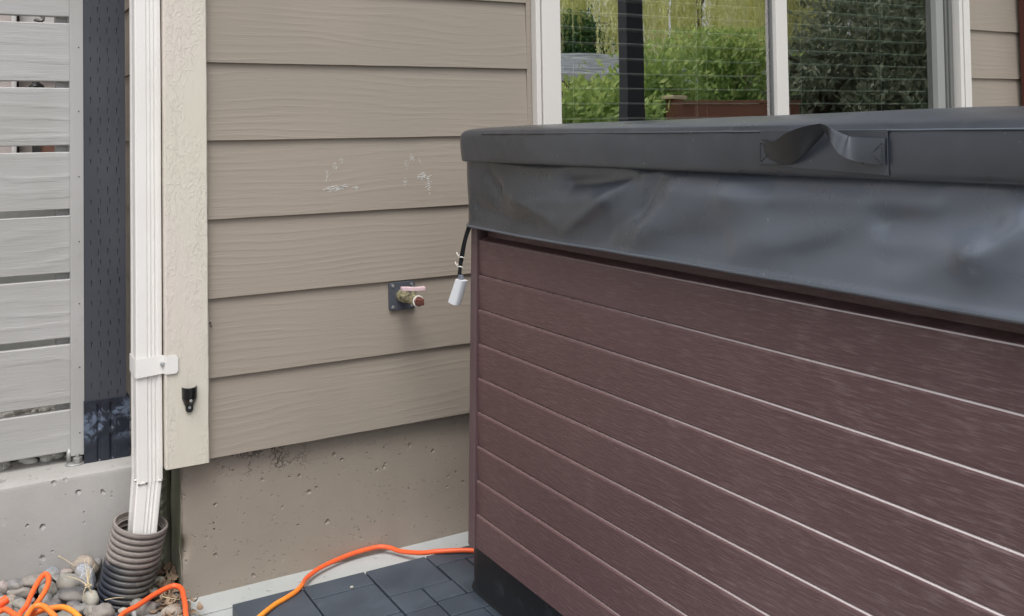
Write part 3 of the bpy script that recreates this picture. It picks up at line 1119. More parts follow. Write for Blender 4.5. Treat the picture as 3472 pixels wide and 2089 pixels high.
# incised post: pressure-treatment slots cut as small pits
def incised_post():
    b = MB()
    x0, x1, y0, z0, z1 = .264, .3545, .2255, .30, 2.0
    y1 = y0+.09
    # staggered columns of slots
    pitch_x, row = .0205, .0238
    R3 = random.Random(11)
    margin = .010
    zr = z0
    r = 0
    def quad(a, b_, c, d):
        n = len(b.v); b.v.extend([a, b_, c, d]); b.f.append((n, n+1, n+2, n+3))
    while zr < z1-.001:
        ztop = min(zr+row, z1)
        offs = margin if r % 2 == 0 else margin+pitch_x/2
        # tile borders
        cols = []
        c = x0+offs
        ncol = 4 if r % 2 == 0 else 3
        edges = [x0]
        left = x0+margin-.0 if r % 2 == 0 else x0+margin+pitch_x*.5
        xs = [left+pitch_x*i for i in range(ncol+1)] if r % 2 else [x0+margin-.006+pitch_x*i for i in range(ncol+1)]
        xs = [min(v, x1-.001) for v in xs]
        quad((x0, y0, zr), (xs[0], y0, zr), (xs[0], y0, ztop), (x0, y0, ztop))
        quad((xs[-1], y0, zr), (x1, y0, zr), (x1, y0, ztop), (xs[-1], y0, ztop))
        for i in range(len(xs)-1):
            a, d = xs[i], xs[i+1]
            mx = (a+d)/2+R3.gauss(0, .0006)
            mz = (zr+ztop)/2+R3.gauss(0, .001)
            hw = R3.uniform(.0005, .0011); hh = R3.uniform(.0055, .0085)
            l, rr, bo, to = mx-hw, mx+hw*.9, mz-hh, mz+hh*.9
            skip = R3.random() < .03
            if skip:
                quad((a, y0, zr), (d, y0, zr), (d, y0, ztop), (a, y0, ztop)); continue
            O = [(a, y0, zr), (d, y0, zr), (d, y0, ztop), (a, y0, ztop)]
            I = [(mx-hw*.3, y0, bo), (mx+hw*.3, y0, bo), (rr+hw*.3, y0, to), (l-hw*.3, y0, to)]
            Dp = [(mx-hw*.2, y0+.004, bo+.001), (mx+hw*.2, y0+.004, bo+.001), (rr, y0+.005, to-.001), (l, y0+.005, to-.001)]
            for k in range(4):
                j = (k+1) % 4
                quad(O[k], O[j], I[j], I[k])
                quad(I[k], I[j], Dp[j], Dp[k])
            quad(*Dp)
        zr = ztop
        r += 1
    # sides, back, top
    quad((x0, y1, z0), (x0, y0, z0), (x0, y0, z1), (x0, y1, z1))
    quad((x1, y0, z0), (x1, y1, z0), (x1, y1, z1), (x1, y0, z1))
    quad((x1, y1, z0), (x0, y1, z0), (x0, y1, z1), (x1, y1, z1))
    quad((x0, y0, z1), (x1, y0, z1), (x1, y1, z1), (x0, y1, z1))
    return b
po = incised_post().build('post', MAT['post'], fn)
# steel post foot: folded sheet with two pairs of long embossed ribs
b = MB()
bx0, bx1, by0, bz0, bz1 = .2612, .3605, .2195, KT+.0005, .4215
NX, NZ = 120, 120
def rib(x, z):
    d = 0
    for cx in (.2935, .3215):
        for za, zb in ((.285, .338), (.356, .408)):
            dx = abs(x-cx)/.0042
            dz = max(za-z, z-zb, 0)/.004
            d -= .0038*math.exp(-(dx*dx)**1.5-dz*dz)
    return d
for j in range(NZ+1):
    for i in range(NX+1):
        x = bx0+(bx1-bx0)*i/NX; z = bz0+(bz1-bz0)*j/NZ
        b.v.append((x, by0-rib(x, z), z))
for j in range(NZ):
    for i in range(NX):
        a = j*(NX+1)+i
        b.f.append((a, a+1, a+NX+2, a+NX+1))
b.box(bx0, bx0+.0025, by0+.0006, by0+.09, bz0, bz1)
b.box(bx1-.0025, bx1, by0+.0006, by0+.09, bz0, bz1)
b.box(bx0+.003, bx1-.003, by0+.001, by0+.0035, bz1-.004, bz1-.0005)
b.build('post_foot', MAT['bracket'], po, auto=.7)
# anchor bolt with nut and lumpy paint-splashed washer, beside the post foot
an = thing('anchor_bolt', (.244, .24, KT), 'paint-crusted anchor bolt and nut on the kerb at the fence corner', 'anchor bolt')
q = MB()
rings = []
for z, r in ((0, .0215), (.003, .0220), (.0055, .0195), (.0062, .012)):
    rings.append([(.243+r*(1+.10*noise.noise(Vector((math.cos(a)*2, math.sin(a)*2, 3))))*math.cos(a), .229+r*.75*(1+.10*noise.noise(Vector((math.cos(a)*2, math.sin(a)*2, 8))))*math.sin(a), KT+z) for a in (2*PI*k/28 for k in range(28))])
q.loft(rings)
q.build('washer', MAT['galv'], an, auto=.8)
q = MB(); q.cyl((.248, .226, KT+.006), (.248, .226, KT+.018), .0105, .0105, 6); q.build('nut', MAT['galv'], an, bevel=.001)
q = MB(); q.cyl((.248, .226, KT+.018), (.248, .226, KT+.025), .0055, .005, 14); q.build('bolt', MAT['galv'], an, bevel=.0008)
q = MB(); q.tube([(.2315, .240, KT+.004), (.2315, .242, KT+.020), (.232, .246, KT+.034)], .0062, 10); q.build('stub', MAT['galv'], an, smooth=True)

# ================================================================ HOT TUB
TX0, TX1, TYB, TYF = .960, 3.09, -.345, -2.64
TS = .07254
ZP = lambda k: .8040-TS*k
def lean(z): return -.034*(z-.151)/.653          # the cabinet is a little wider at its foot
tub = thing('hot_tub', (2.0, -1.5, .025), 'hot tub with brown wood-look plank cabinet and black base pan', 'hot tub')
b = MB()
prof = [(.981, .900), (.981, .8115), (.9655, .8075), (.9612, .8058)]
for k in range(0, 10):
    z = ZP(k)
    if k == 0:
        prof += [(TX0, z), (TX0, z-.004)]
    elif k < 9:
        prof += [(TX0+.0018, z+.030), (TX0+.0040, z+.0025), (TX0+.0048, z+.0006), (TX0+.0062, z+.0003), (TX0+.0062, z-.0005), (TX0+.0042, z-.0001), (TX0+.0030, z-.0004), (TX0+.0008, z-.0026), (TX0, z-.0044)]
    else:
        prof += [(TX0, z+.0020), (TX0+.0025, z), (TX0+.012, z)]
rings = []
n = 70
for i in range(n+1):
    t = i/n
    ring = []
    for x, z in prof:
        ys = -.393+lean(z)-.0015
        y = ys+(TYF+.05-ys)*t
        bow = .0
        ring.append((x+.0005*noise.noise(Vector((y*3, round((z-.15)/TS), 0))), y, z))
    rings.append(ring)
b.loft(rings, cap=False, closed=False)
b.f = [f[::-1] for f in b.f]
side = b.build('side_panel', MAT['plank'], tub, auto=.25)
for k_, (pa, pb) in enumerate((((.9590, -.717, .698), (.9590, -.7585, .672)), ((.9590, -.8185, .640), (.9590, -.859, .607)), ((.9590, -.825, .5195), (.9590, -.928, .4995)), ((.9590, -.676, .157), (.9590, -.686, .139)))):
    b = MB()
    a_, c_ = Vector(pa), Vector(pb)
    for i in range(5):
        p_ = a_.lerp(c_, i/5+.02); q_ = a_.lerp(c_, (i+rnd.uniform(.5, .9))/5)
        nrm_ = Vector((0, .0004, .0005))
        n0 = len(b.v); b.v += [tuple(p_-nrm_), tuple(q_-nrm_*.4), tuple(q_+nrm_*.4), tuple(p_+nrm_)]; b.f.append((n0, n0+1, n0+2, n0+3))
    b.build('scratch', MAT['scratch'], side)
# corner trim: runs from the groove round the rear corner
b = MB()
rings = []
R_ = .032
for i in range(25):
    z = .151+(.90-.151)*i/24
    if i == 0: z = .1515
    L_ = lean(z)
    ring = [(TX0+.010, -.3935+L_, z), (TX0-.0035, -.3935+L_, z), (TX0-.0050, -.3915+L_, z)]
    for k in range(11):
        a = PI-(PI/2)*k/10
        ring.append((TX0-.005+R_+R_*math.cos(a), TYB+L_-R_+R_*math.sin(a), z))
    ring += [(TX0+.09, TYB+L_, z), (TX0+.09, TYB+L_-.012, z)]
    rings.append(ring)
b.loft(rings)
b.build('corner_trim', MAT['corner_trim'], tub, auto=.5)
b = MB()
b.box(TX0+.09, TX1, TYB-.03, TYB-.012, .151, .90)
b.box(TX1-.03, TX1, TYF, TYB-.031, .151, .90)
b.box(TX0+.02, TX1-.031, TYF, TYF+.02, .151, .90)
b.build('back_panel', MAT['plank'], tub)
def rr_outline(x0, x1, y0, y1, r, step, sideside=None, nc=10):
    """closed outline, counter-clockwise from above, fine along the -X side"""
    pts = []
    def seg(a, b_, st):
        n = max(1, int(math.dist(a, b_)/st))
        for i in range(n): pts.append((a[0]+(b_[0]-a[0])*i/n, a[1]+(b_[1]-a[1])*i/n))
    def arc(cx, cy, a0, n=nc):
        for i in range(n):
            a = math.radians(a0+90*i/n); pts.append((cx+r*math.cos(a), cy+r*math.sin(a)))
    arc(x0+r, y1-r, 90)
    seg((x0, y1-r), (x0, y0+r), sideside or step)
    arc(x0+r, y0+r, 180)
    seg((x0+r, y0), (x1-r, y0), step)
    arc(x1-r, y0+r, 270)
    seg((x1, y0+r), (x1, y1-r), step)
    arc(x1-r, y1-r, 0)
    seg((x1-r, y1), (x0+r, y1), step)
    return pts
b = MB()
o_ = rr_outline(.994, 3.06, TYF+.04, -.262, .075, .2)
o2 = rr_outline(.990, 3.06, TYF+.04, -.258, .075, .2)
b.loft([[(x, y, .0252) for x, y in o2], [(x, y, .034) for x, y in o_], [(x, y, .20) for x, y in o_]])
b.build('base_pan', MAT['pan'], tub, auto=.6)
b = MB(); b.box(1.0, 3.04, TYF+.06, TYB-.06, .86, .965)
b.build('shell_rim', MAT['pan'], tub, bevel=.01)

# ================================================================ TUB COVER
cv = thing('tub_cover', (2.0, -1.5, .84), 'padded charcoal vinyl hot tub cover with hanging skirt and twisted carry handle', 'tub cover')
CX0, CX1, CYB, CYF = .930, 3.12, -.360, -2.63
HINGE = -1.495
out = rr_outline(CX0, CX1, CYF, CYB, .07, .06, .0075, 14)
cxm, cym, hx, hy = (CX0+CX1)/2, (CYB+CYF)/2, (CX1-CX0)/2, (CYB-CYF)/2
def onside(x): return max(0, 1-abs(x-CX0)/.05)
def hinge_dip(y): return math.exp(-((y-HINGE)/.0042)**2)
def wr(y, z, x):
    """creases of the padded edge, strongest towards the house end"""
    f = math.exp(-max(0, -.42-y)/.35)
    s_ = y*1.0-z*.8
    v = .0016*noise.noise(Vector((s_*42, z*6, 1)))*f + .0012*noise.noise(Vector((s_*17, z*9, 5))) + .0011*noise.noise(Vector((y*5, z*16, 2)))
    return v
levels = [(.9710, -.010), (.9712, -.004), (.9728, -.0010), (.976, 0)]
for i in range(1, 10): levels.append((.976+.0475*i/9, 0))
levels += [(1.0270, -.0003), (1.0297, -.0012), (1.0315, -.0026)]
rings = []
for li, (z, off) in enumerate(levels):
    ring = []
    for x, y in out:
        nx_, ny_ = (x-cxm), (y-cym)
        k = off - (wr(y, z, x) if 2 < li < len(levels)-1 else 0) - .0018*hinge_dip(y)*onside(x)
        bul = .0022*math.sin(PI*(z-.971)/.06)
        k += bul
        # outward normal of the rounded rectangle
        qx = x if CX0+.07 < x < CX1-.07 else (CX0+.07 if x <= cxm else CX1-.07)
        qy = y if CYF+.07 < y < CYB-.07 else (CYF+.07 if y <= cym else CYB-.07)
        if qx == x and qy == y: n_ = Vector((-1, 0))
        else:
            n_ = Vector((x-qx if not (CX0+.07 < x < CX1-.07) else 0, y-qy if not (CYF+.07 < y < CYB-.07) else 0))
            n_.normalize()
        ring.append((x+n_.x*k, y+n_.y*k, z))
    rings.append(ring)
side_rings = rings
b = MB()
b.loft(side_rings, cap=False)
b.f.append(tuple(range(len(out)))[::-1])
ins = [(.0045, .0032), (.009, .0052), (.016, .0070), (.028, .0088), (.05, .0108), (.09, .0128), (.15, .0142), (.25, .015), (.4, .015), (.6, .015), (.85, .015), (1.05, .015)]
def top_h(x, y, d, h):
    tap = .009*(1-abs(y-HINGE)/1.14)*min(1, d/.12)
    u_ = .0013*noise.noise(Vector((x*4, y*4, 3)))+.0006*noise.noise(Vector((x*14, y*14, 9)))
    return 1.0315+h+tap+u_*min(1, d/.03)-.0006*hinge_dip(y)
base = len(b.v)-len(out)
prev = base
N = len(out)
for d, h in ins:
    st = len(b.v)
    for x, y in out:
        xx = cxm+(x-cxm)*(1-d/hx); yy = cym+(y-cym)*(1-d/hy)
        b.v.append((xx, yy, top_h(xx, yy, d, h)))
    for i in range(N):
        j = (i+1) % N
        b.f.append((prev+i, prev+j, st+j, st+i))
    prev = st
b.f.append(tuple(prev+i for i in range(N)))
b.build('cover_panel', MAT['vinyl'], cv, smooth=True)
# piping along the upper edge
pp = []
for x, y in out:
    if x < CX0+.001 and -2.5 < y < -.5: pp.append((x-.0006, y, 1.0288+.0003*noise.noise(Vector((0, y*20, 0)))))
b = MB(); b.tube(pp, .0011, 8)
b.build('piping', MAT['vinyl_skirt'], cv, smooth=True)

# hanging skirt with soft folds
FOLDS = [(-1.025, 0.967, -0.813, 0.857, 8, 20), (-0.815, 0.943, -1.003, 0.958, -10, 18), (-0.641, 0.901, -0.927, 0.919, 5, 22), (-1.118, 0.964, -1.002, 0.847, 6, 20), (-1.073, 0.929, -0.943, 0.861, -4, 20), (-0.519, 0.939, -0.554, 0.916, -6, 20), (-0.463, 0.876, -0.708, 0.853, -5, 18), (-0.584, 0.918, -0.773, 0.869, 4, 20), (-1.224, 0.954, -1.041, 0.87, 5, 25), (-1.059, 0.954, -1.027, 0.907, -5, 18), (-1.115, 0.862, -1.209, 0.877, -5, 20), (-1.218, 0.94, -1.541, 0.947, 6, 14), (-1.319, 0.924, -1.458, 0.93, -5, 16), (-1.242, 0.861, -1.448, 0.923, 5, 16), (-1.477, 0.9, -1.604, 0.898, 7, 16), (-1.604, 0.898, -1.654, 0.933, 7, 14), (-1.487, 0.919, -1.62, 0.931, -7, 14), (-1.363, 0.861, -1.496, 0.922, -4, 16), (-1.485, 0.878, -1.572, 0.892, -6, 16), (-1.503, 0.854, -1.635, 0.918, 5, 16)]
def seg_d(y, z, s):
    ax_, az_, bx_, bz_ = s[:4]
    dy, dz = bx_-ax_, bz_-az_
    t = max(0, min(1, ((y-ax_)*dy+(z-az_)*dz)/(dy*dy+dz*dz)))
    return math.hypot(y-ax_-dy*t, z-az_-dz*t)
def fold(y, z):
    v = 0
    for s_ in FOLDS:
        if min(s_[0], s_[2])-.08 < y < max(s_[0], s_[2])+.08:
            lf = s_[0] > -1.1
            dd = seg_d(y, z, s_)/(s_[5]*(.001 if lf else .0014))
            v += s_[4]*(.0022 if lf else .0030)*math.exp(-math.sqrt(dd*dd+(.05 if lf else .45))*1.1)
    v += .0035*noise.noise(Vector((y*4.5, z*7, 12)))+.0014*noise.noise(Vector((y*13+z*9, z*14, 2)))
    return v
so_ = rr_outline(CX0+.006, CX1-.006, CYF+.006, CYB-.006, .07, .06, .007, 14)
b = MB()
rings = []
lev = [.979-.006*i for i in range(23)]+[.8435, .8405, .8385, .8365, .8350, .8352, .8375, .842]
hem = [0]*23+[.0006, .0016, .0024, .0026, .0010, -.0018, -.0034, -.0038]
for z, hm in zip(lev, hem):
    t = (z-.835)/.14
    ring = []
    for x, y in so_:
        tl = min(max((-.42-y)/.30, 0), 1); tl = tl*tl*(3-2*tl)
        k = (.0195*max(0, 1-t)**.55-.0135)*tl+(1-tl)*(-.003-.0015*(1-t))+hm
        sag = .0022*noise.noise(Vector((x*2, y*2.3, 0)))*(1-t)
        amp = min(1, (1-t)*4)*min(1, .25+t*2.2)
        if x < CX0+.02: k += fold(y, z)*amp
        else: k += .004*noise.noise(Vector((x*5, y*5, z*6)))*amp
        qx = CX0+.07 if x < CX0+.07 else (CX1-.07 if x > CX1-.07 else x)
        qy = CYB-.07 if y > CYB-.07 else (CYF+.07 if y < CYF+.07 else y)
        n_ = Vector((x-qx, y-qy))
        if n_.length < 1e-6: n_ = Vector((-1, 0))
        n_.normalize()
        ring.append((x+n_.x*k, y+n_.y*k, z+sag))
    rings.append(ring)
b.loft(rings, cap=False)
b.f = [f[::-1] for f in b.f]
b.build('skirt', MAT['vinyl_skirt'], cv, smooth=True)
hem_pts = [Vector(p)+Vector((-.0006, 0, -.0004)) for p in rings[26] if p[0] < CX0+.03 and p[1] > -2.56]
b = MB(); b.tube(hem_pts, .0026, 8)
b.build('hem', MAT['vinyl_hem'], cv, smooth=True)

# carry handle: backing patch, two stitched ends and a twisted ribbon between them
hd = MB()
hd.poly_extrude([(.9285, -1.2955, 1.030), (.9285, -1.499, 1.0295), (.9285, -1.499, .9765), (.9285, -1.2955, .984)], (-.0014, 0, 0))
hnd = hd.build('handle', MAT['vinyl'], cv, bevel=.0006)
upE = [(0.9255, -1.299, 1.018), (0.9155, -1.329, 1.015), (0.896, -1.374, 1.027), (0.886, -1.410, 1.034), (0.883, -1.434, 1.037), (0.8875, -1.441, 1.0365), (0.903, -1.4475, 1.028), (0.914, -1.452, 1.023), (0.919, -1.458, 1.021), (0.9235, -1.4985, 1.020)]
loE = [(0.9255, -1.299, 0.986), (0.9215, -1.349, 0.986), (0.916, -1.378, 0.997), (0.912, -1.401, 1.011), (0.907, -1.420, 1.022), (0.898, -1.433, 1.027), (0.897, -1.445, 1.013), (0.903, -1.451, 1.001), (0.916, -1.462, 0.993), (0.9225, -1.4985, 0.988)]
U, Lw = spline(upE, 8), spline(loE, 8)
rings = []
for p, q in zip(U, Lw):
    d = (q-p)
    n_ = Vector((-1, 0, 0))
    if d.length > 0: 
        n_ = Vector((-1, 0, 0))
    ring = [p, p+d*.25+Vector((-.0008, 0, 0)), p+d*.5+Vector((-.0012, 0, 0)), p+d*.75+Vector((-.0008, 0, 0)), q]
    ring += [x_+Vector((.0016, 0, 0)) for x_ in ring[::-1]]
    rings.append(ring)
b = MB(); b.loft(rings)
st_ = b.build('carry_strap', MAT['strap_vinyl'], hnd, auto=.9)
st_.data.materials.append(MAT['strap_face'].m)      # the ribbon turns over at its peak: black lining on one half, vinyl face on the other
for p_ in st_.data.polygons:
    if p_.center.y < -1.443: p_.material_index = 1
# folded-over end flap on the left patch
b = MB()
b.poly_extrude([(.9245, -1.2985, 1.0165), (.9235, -1.334, 1.0135), (.9235, -1.349, .9865), (.9245, -1.2985, .986)], (-.0012, 0, 0))
b.build('strap_end', MAT['strap_face'], hnd, bevel=.0005)
# stitching
def stitch(a, c, n):
    a, c = Vector(a), Vector(c)
    for i in range(n):
        p = a+(c-a)*((i+.15)/n); q = a+(c-a)*((i+.8)/n)
        b.tube([p, (p+q)/2+Vector((-.0005, 0, 0)), q], .0004, 5)
XS = .9228
for y0_, y1_ in ((-1.3005, -1.338), (-1.468, -1.4965)):
    b = MB()
    z0_, z1_ = .989, 1.0145
    xs_ = XS if y0_ > -1.4 else .9205
    stitch((xs_, y0_, z0_), (xs_, y1_, z1_), 9); stitch((xs_, y0_, z1_), (xs_, y1_, z0_), 9)
    stitch((xs_, y0_, z0_), (xs_, y0_, z1_), 7); stitch((xs_, y1_, z0_), (xs_, y1_, z1_), 7)
    b.build('stitching', MAT['webbing'], hnd)

# tie-down strap with a pale locking clip hanging at the rear corner
ts_ = thing('tie_down_strap', (.945, -.375, .84), 'black tie-down strap with white twist ties and pale plastic clip hanging beside the tub corner', 'strap')
b = MB()
b.tube(spline([(.952, -.405, .845), (.946, -.390, .806), (.945, -.372, .765), (.945, -.366, .740), (.945, -.361, .722)], 6), .0028, 8)
b.tube(spline([(.955, -.412, .845), (.947, -.396, .806), (.946, -.382, .768), (.945, -.372, .742), (.945, -.370, .722)], 6), .0026, 8)
b.build('webbing', MAT['webbing'], ts_, smooth=True)
for z, y in ((.765, -.3765), (.744, -.3690)):
    b = MB()
    pts = [Vector((.945+.0052*math.cos(a), y+.0085*math.sin(a), z+.0015*math.sin(a*2))) for a in (2*PI*k/14 for k in range(15))]
    b.tube(pts, .0012, 6)
    b.tube([(.940, y, z), (.937, y+.004, z+.006), (.938, y+.009, z+.010)], .0011, 6)
    b.tube([(.940, y, z), (.937, y-.004, z+.007)], .0011, 6)
    b.build('twist_tie', MAT['twist'], ts_, smooth=True)
b = MB()
q1, q2, q3, q4 = Vector((.945, -.3560, .7165)), Vector((.945, -.3950, .7165)), Vector((.945, -.3570, .6595)), Vector((.945, -.3190, .6625))
rings = []
for i in range(9):
    t = i/8
    l = q1.lerp(q4, t); r = q2.lerp(q3, t)
    c = (l+r)/2; hw = (l-r).length/2*(1-.04*math.cos(PI*t))
    dr = (l-r).normalized()
    th = .0085
    ring = []
    for a in range(16):
        an_ = 2*PI*a/16
        ca, sa = math.cos(an_), math.sin(an_)
        ring.append(c+dr*hw*math.copysign(abs(ca)**.45, ca)+Vector((1, 0, 0))*th*math.copysign(abs(sa)**.6, sa))
    rings.append(ring)
b.loft(rings); b.build('clip', MAT['buckle'], ts_, auto=.8)
b = MB()
b.poly_extrude([(.9415, -.3640, .7175), (.9415, -.3800, .7175), (.9415, -.3775, .7270), (.9415, -.3655, .7270)], (.007, 0, 0))
b.build('clip_tongue', MAT['buckle_grey'], ts_, bevel=.001)

# ================================================================ PAVERS
PV = [(.519, .671, -.2505, -.102), (.519, .671, -.402, -.2535), (.674, .819, -.171, -.104), (.674, .819, -.320, -.173), (.674, .819, -.47, -.323),
      (.823, .972, -.2445, -.104), (.823, .8985, -.333, -.2475), (.901, .974, -.3195, -.2475), (.975, 1.12, -.163, -.104), (.977, 1.05, -.3195, -.166), (1.053, 1.2, -.3195, -.166),
      (.901, 1.05, -.394, -.3225), (.823, .8985, -.44, -.336), (.901, .975, -.47, -.397), (.977, 1.05, -.47, -.397)]
for i in range(4):
    for j in range(3):
        x0 = .519+.152*i+(.002 if i > 1 else 0)
        PV.append((x0, x0+.149, -.622-.152*j+.0, -.473-.152*j))
PV += [(.519, .671, -.470, -.405), (.823, .8985, -.47, -.443)]
LAB = {0: 'dark slate paver at the left end of the row nearest the wall', 1: 'slate paver in front of the left end paver at the frame bottom', 2: 'slate paver crossed by the orange cord near the wall',
       3: 'slate paver with a small beige pebble lying near its back edge', 5: 'large square slate paver beside the wide dark gap', 6: 'small slate paver at the left of the pair before the large square one',
       7: 'small slate paver at the right of the pair before the large square one', 8: 'slate paver under the orange cord next to the tub corner', 9: 'upright slate paver touching the tub base pan',
       4: 'slate paver at the bottom frame edge, left of the wide dark gap', 10: 'slate paver half hidden under the tub base pan', 13: 'small slate paver below the wide one, at the bottom frame edge', 14: 'small slate paver at the bottom frame edge touching the base pan',
       11: 'wide slate paver with a pale smear against the curved base pan', 12: 'slate paver at the bottom of the frame right of the wide gap'}
for i, (x0, x1, y0, y1) in enumerate(PV):
    q = MB()
    c = .0022
    tz = rnd.uniform(-.0004, .0004)
    q.box(x0+.0004, x1-.0004, y0+.0004, y1-.0004, .0005, .025+tz)
    o = q.build('paver', MAT['paver'], bevel=.0022)
    tag(o, LAB.get(i, 'square slate-grey paver just below the bottom frame edge beside the tub'), 'paver', 'slate pavers on the patio beside the tub')
q = MB()
def pebble(rx, ry, rz, seed, sub=3, chunk=.16):
    import bmesh
    bm = bmesh.new()
    bmesh.ops.create_icosphere(bm, subdivisions=sub, radius=1)
    s_ = Vector((seed*3.1, seed*1.7, seed*.9))
    me = bpy.data.meshes.new('river_pebble')
    for v in bm.verts:
        p = v.co.copy()
        k = 1+chunk*noise.noise(p*.9+s_)+chunk*.45*noise.noise(p*2.1+s_)+.012*noise.noise(p*6+s_)
        p *= k
        v.co = Vector((p.x*rx, p.y*ry, p.z*rz))
    for f in bm.faces: f.smooth = True
    bm.to_mesh(me); bm.free()
    return me
pm = pebble(.0042, .0035, .0028, 5.2)
pm.materials.append(MAT['stone_cream'].m)
po_ = bpy.data.objects.new('stone_chip', pm); COL.objects.link(po_); po_.location = (.766, -.168, .0275)
tag(po_, 'tiny cream stone chip lying on the slate paver', 'stone chip')

# ================================================================ RIVER PEBBLES
PEB = [(0.09, 0.192, 0.069, 0.0114, 0.0126, 0, 'pink'), (0.115, 0.177, 0.069, 0.0189, 0.0126, 0, 'grey'), (0.107, 0.16, 0.061, 0.0163, 0.0069, 0, 'pale'), (0.091, 0.144, 0.051, 0.0111, 0.0148, 0, 'dark'), (0.101, 0.122, 0.045, 0.0129, 0.0178, 90, 'tan'), (0.15, 0.168, 0.074, 0.0253, 0.0133, 0, 'brown'), (0.186, 0.148, 0.075, 0.0165, 0.0152, -30, 'blue'), (0.214, 0.156, 0.075, 0.016, 0.0083, -10, 'pink'), (0.126, 0.136, 0.057, 0.0261, 0.0143, 0, 'brown'), (0.141, 0.147, 0.064, 0.0107, 0.0081, 0, 'brown'), (0.165, 0.137, 0.066, 0.0213, 0.0113, 15, 'olive'), (0.176, 0.108, 0.058, 0.018, 0.0162, 0, 'olive'), (0.204, 0.125, 0.07, 0.0195, 0.0076, 30, 'grey'), (0.215, 0.106, 0.066, 0.0238, 0.0207, 40, 'olive'), (0.251, 0.167, 0.075, 0.0259, 0.0214, 50, 'tan'), (0.277, 0.171, 0.075, 0.0131, 0.0131, 60, 'grey'), (0.252, 0.099, 0.072, 0.0277, 0.0158, 60, 'vein'), (0.219, 0.072, 0.054, 0.0309, 0.0155, 10, 'dark'), (0.169, 0.085, 0.047, 0.0172, 0.0123, 20, 'pale'), (0.193, 0.073, 0.048, 0.0111, 0.0111, 70, 'grey'), (0.127, 0.099, 0.042, 0.0196, 0.0116, 30, 'olive'), (0.118, 0.113, 0.046, 0.0111, 0.0111, 0, 'dark'), (0.252, 0.037, 0.048, 0.0172, 0.0154, 80, 'cream'), (0.251, -0.002, 0.04, 0.0163, 0.0109, 20, 'olive'), (0.224, 0.018, 0.04, 0.0212, 0.0127, -10, 'grey'), (0.269, -0.022, 0.04, 0.0217, 0.0163, 0, 'brown'), (0.187, 0.064, 0.043, 0.0159, 0.008, 20, 'grey'), (0.197, 0.008, 0.04, 0.0186, 0.0078, 0, 'olive'), (0.156, 0.039, 0.04, 0.018, 0.0084, 0, 'grey'), (0.106, 0.067, 0.04, 0.0144, 0.0078, 0, 'olive'), (0.244, -0.032, 0.04, 0.0179, 0.0072, 0, 'brown'), (0.09, 0.08, 0.04, 0.012, 0.0078, 0, 'grey'), (0.22, 0.045, 0.043, 0.0147, 0.0092, 20, 'dark'), (0.133, 0.161, 0.067, 0.0094, 0.0082, 70, 'grey'), (0.175, 0.141, 0.07, 0.0126, 0.0095, 0, 'dark'), (0.396, 0.076, 0.03, 0.0182, 0.0144, 0, 'cream'), (0.427, 0.1, 0.03, 0.0069, 0.0108, 80, 'cream'), (0.421, 0.058, 0.03, 0.0091, 0.0091, 20, 'orange'), (0.38, 0.037, 0.03, 0.0178, 0.0119, 10, 'olive'), (0.343, 0.002, 0.03, 0.0167, 0.0102, 10, 'olive'), (0.355, -0.033, 0.03, 0.0194, 0.0151, 0, 'brown'), (0.314, -0.018, 0.03, 0.0136, 0.0079, 20, 'cream'), (0.401, -0.078, 0.03, 0.0214, 0.015, 0, 'tan'), (0.364, -0.071, 0.03, 0.0184, 0.0064, 0, 'grey')]
SPEC = {4: 'tan speckled oval pebble standing upright near the left frame edge', 6: 'flat blue-grey pebble leaning on the kerb', 7: 'reddish broken pebble against the kerb', 2: 'pale bluish flat pebble at the far left of the bed',
        5: 'long brown-grey pebble against the kerb, right of the leftmost stones', 8: 'long taupe pebble behind the raised cord loop', 10: 'beige banded pebble behind the top of the cord loop',
        11: 'round olive pebble seen inside the orange cord loop', 13: 'largest olive-taupe pebble between the dark flat stone and the kerb', 14: 'large pinkish-tan stone leaning on the kerb beside the drain pipe',
        16: 'blue-grey stone with white veins touching the drain pipe', 17: 'wide dark grey angular stone in front of the drain pipe', 18: 'pale grey rounded pebble just right of the cord loop',
        22: 'pale cream stone with dried grass on it at the foot of the drain pipe', 23: 'olive stone just below the pale cream stone', 25: 'brown-grey rounded stone with a white streak below the drain pipe',
        35: 'round half-white pebble between the drain pipe and the foundation', 36: 'small cream pebble against the foundation side', 37: 'small orange-brown stone chip at the foundation side',
        38: 'olive-grey pebble right of the drain pipe foot', 39: 'olive pebble under the orange cord beside the drain pipe', 40: 'brown-grey pebble just below the orange cord near the pipe', 41: 'small greenish-cream pebble left of the orange cord',
        42: 'square tan stone among the dry leaves', 0: 'pinkish granite pebble at the left frame edge against the kerb', 1: 'grey pebble against the kerb near the left frame edge'}
KINDLAB = {'pink': 'pinkish', 'grey': 'mid-grey', 'pale': 'pale grey', 'dark': 'dark grey', 'tan': 'tan', 'brown': 'brown-grey', 'blue': 'blue-grey', 'olive': 'olive-grey', 'vein': 'white-veined', 'cream': 'cream', 'orange': 'rust-coloured'}
vdir = Vector((.43, .80, -.40)).normalized()
from mathutils import Quaternion
def put_pebble(x, y, z, rx, ry, rz, ang, c, yaw, seed, label, chunk=.16, sub=3):
    me = pebble(rx, ry, rz, seed, sub, chunk)
    me.materials.append(MAT['stone_'+c].m)
    o = bpy.data.objects.new('river_pebble', me)
    COL.objects.link(o)
    o.location = (x, y, z)
    o.rotation_mode = 'QUATERNION'
    o.rotation_quaternion = Quaternion(vdir, math.radians(ang)) @ Quaternion((0, 0, 1), yaw)
    tag(o, label, 'pebble', 'river pebbles in the bed at the foot of the kerb')
    return o
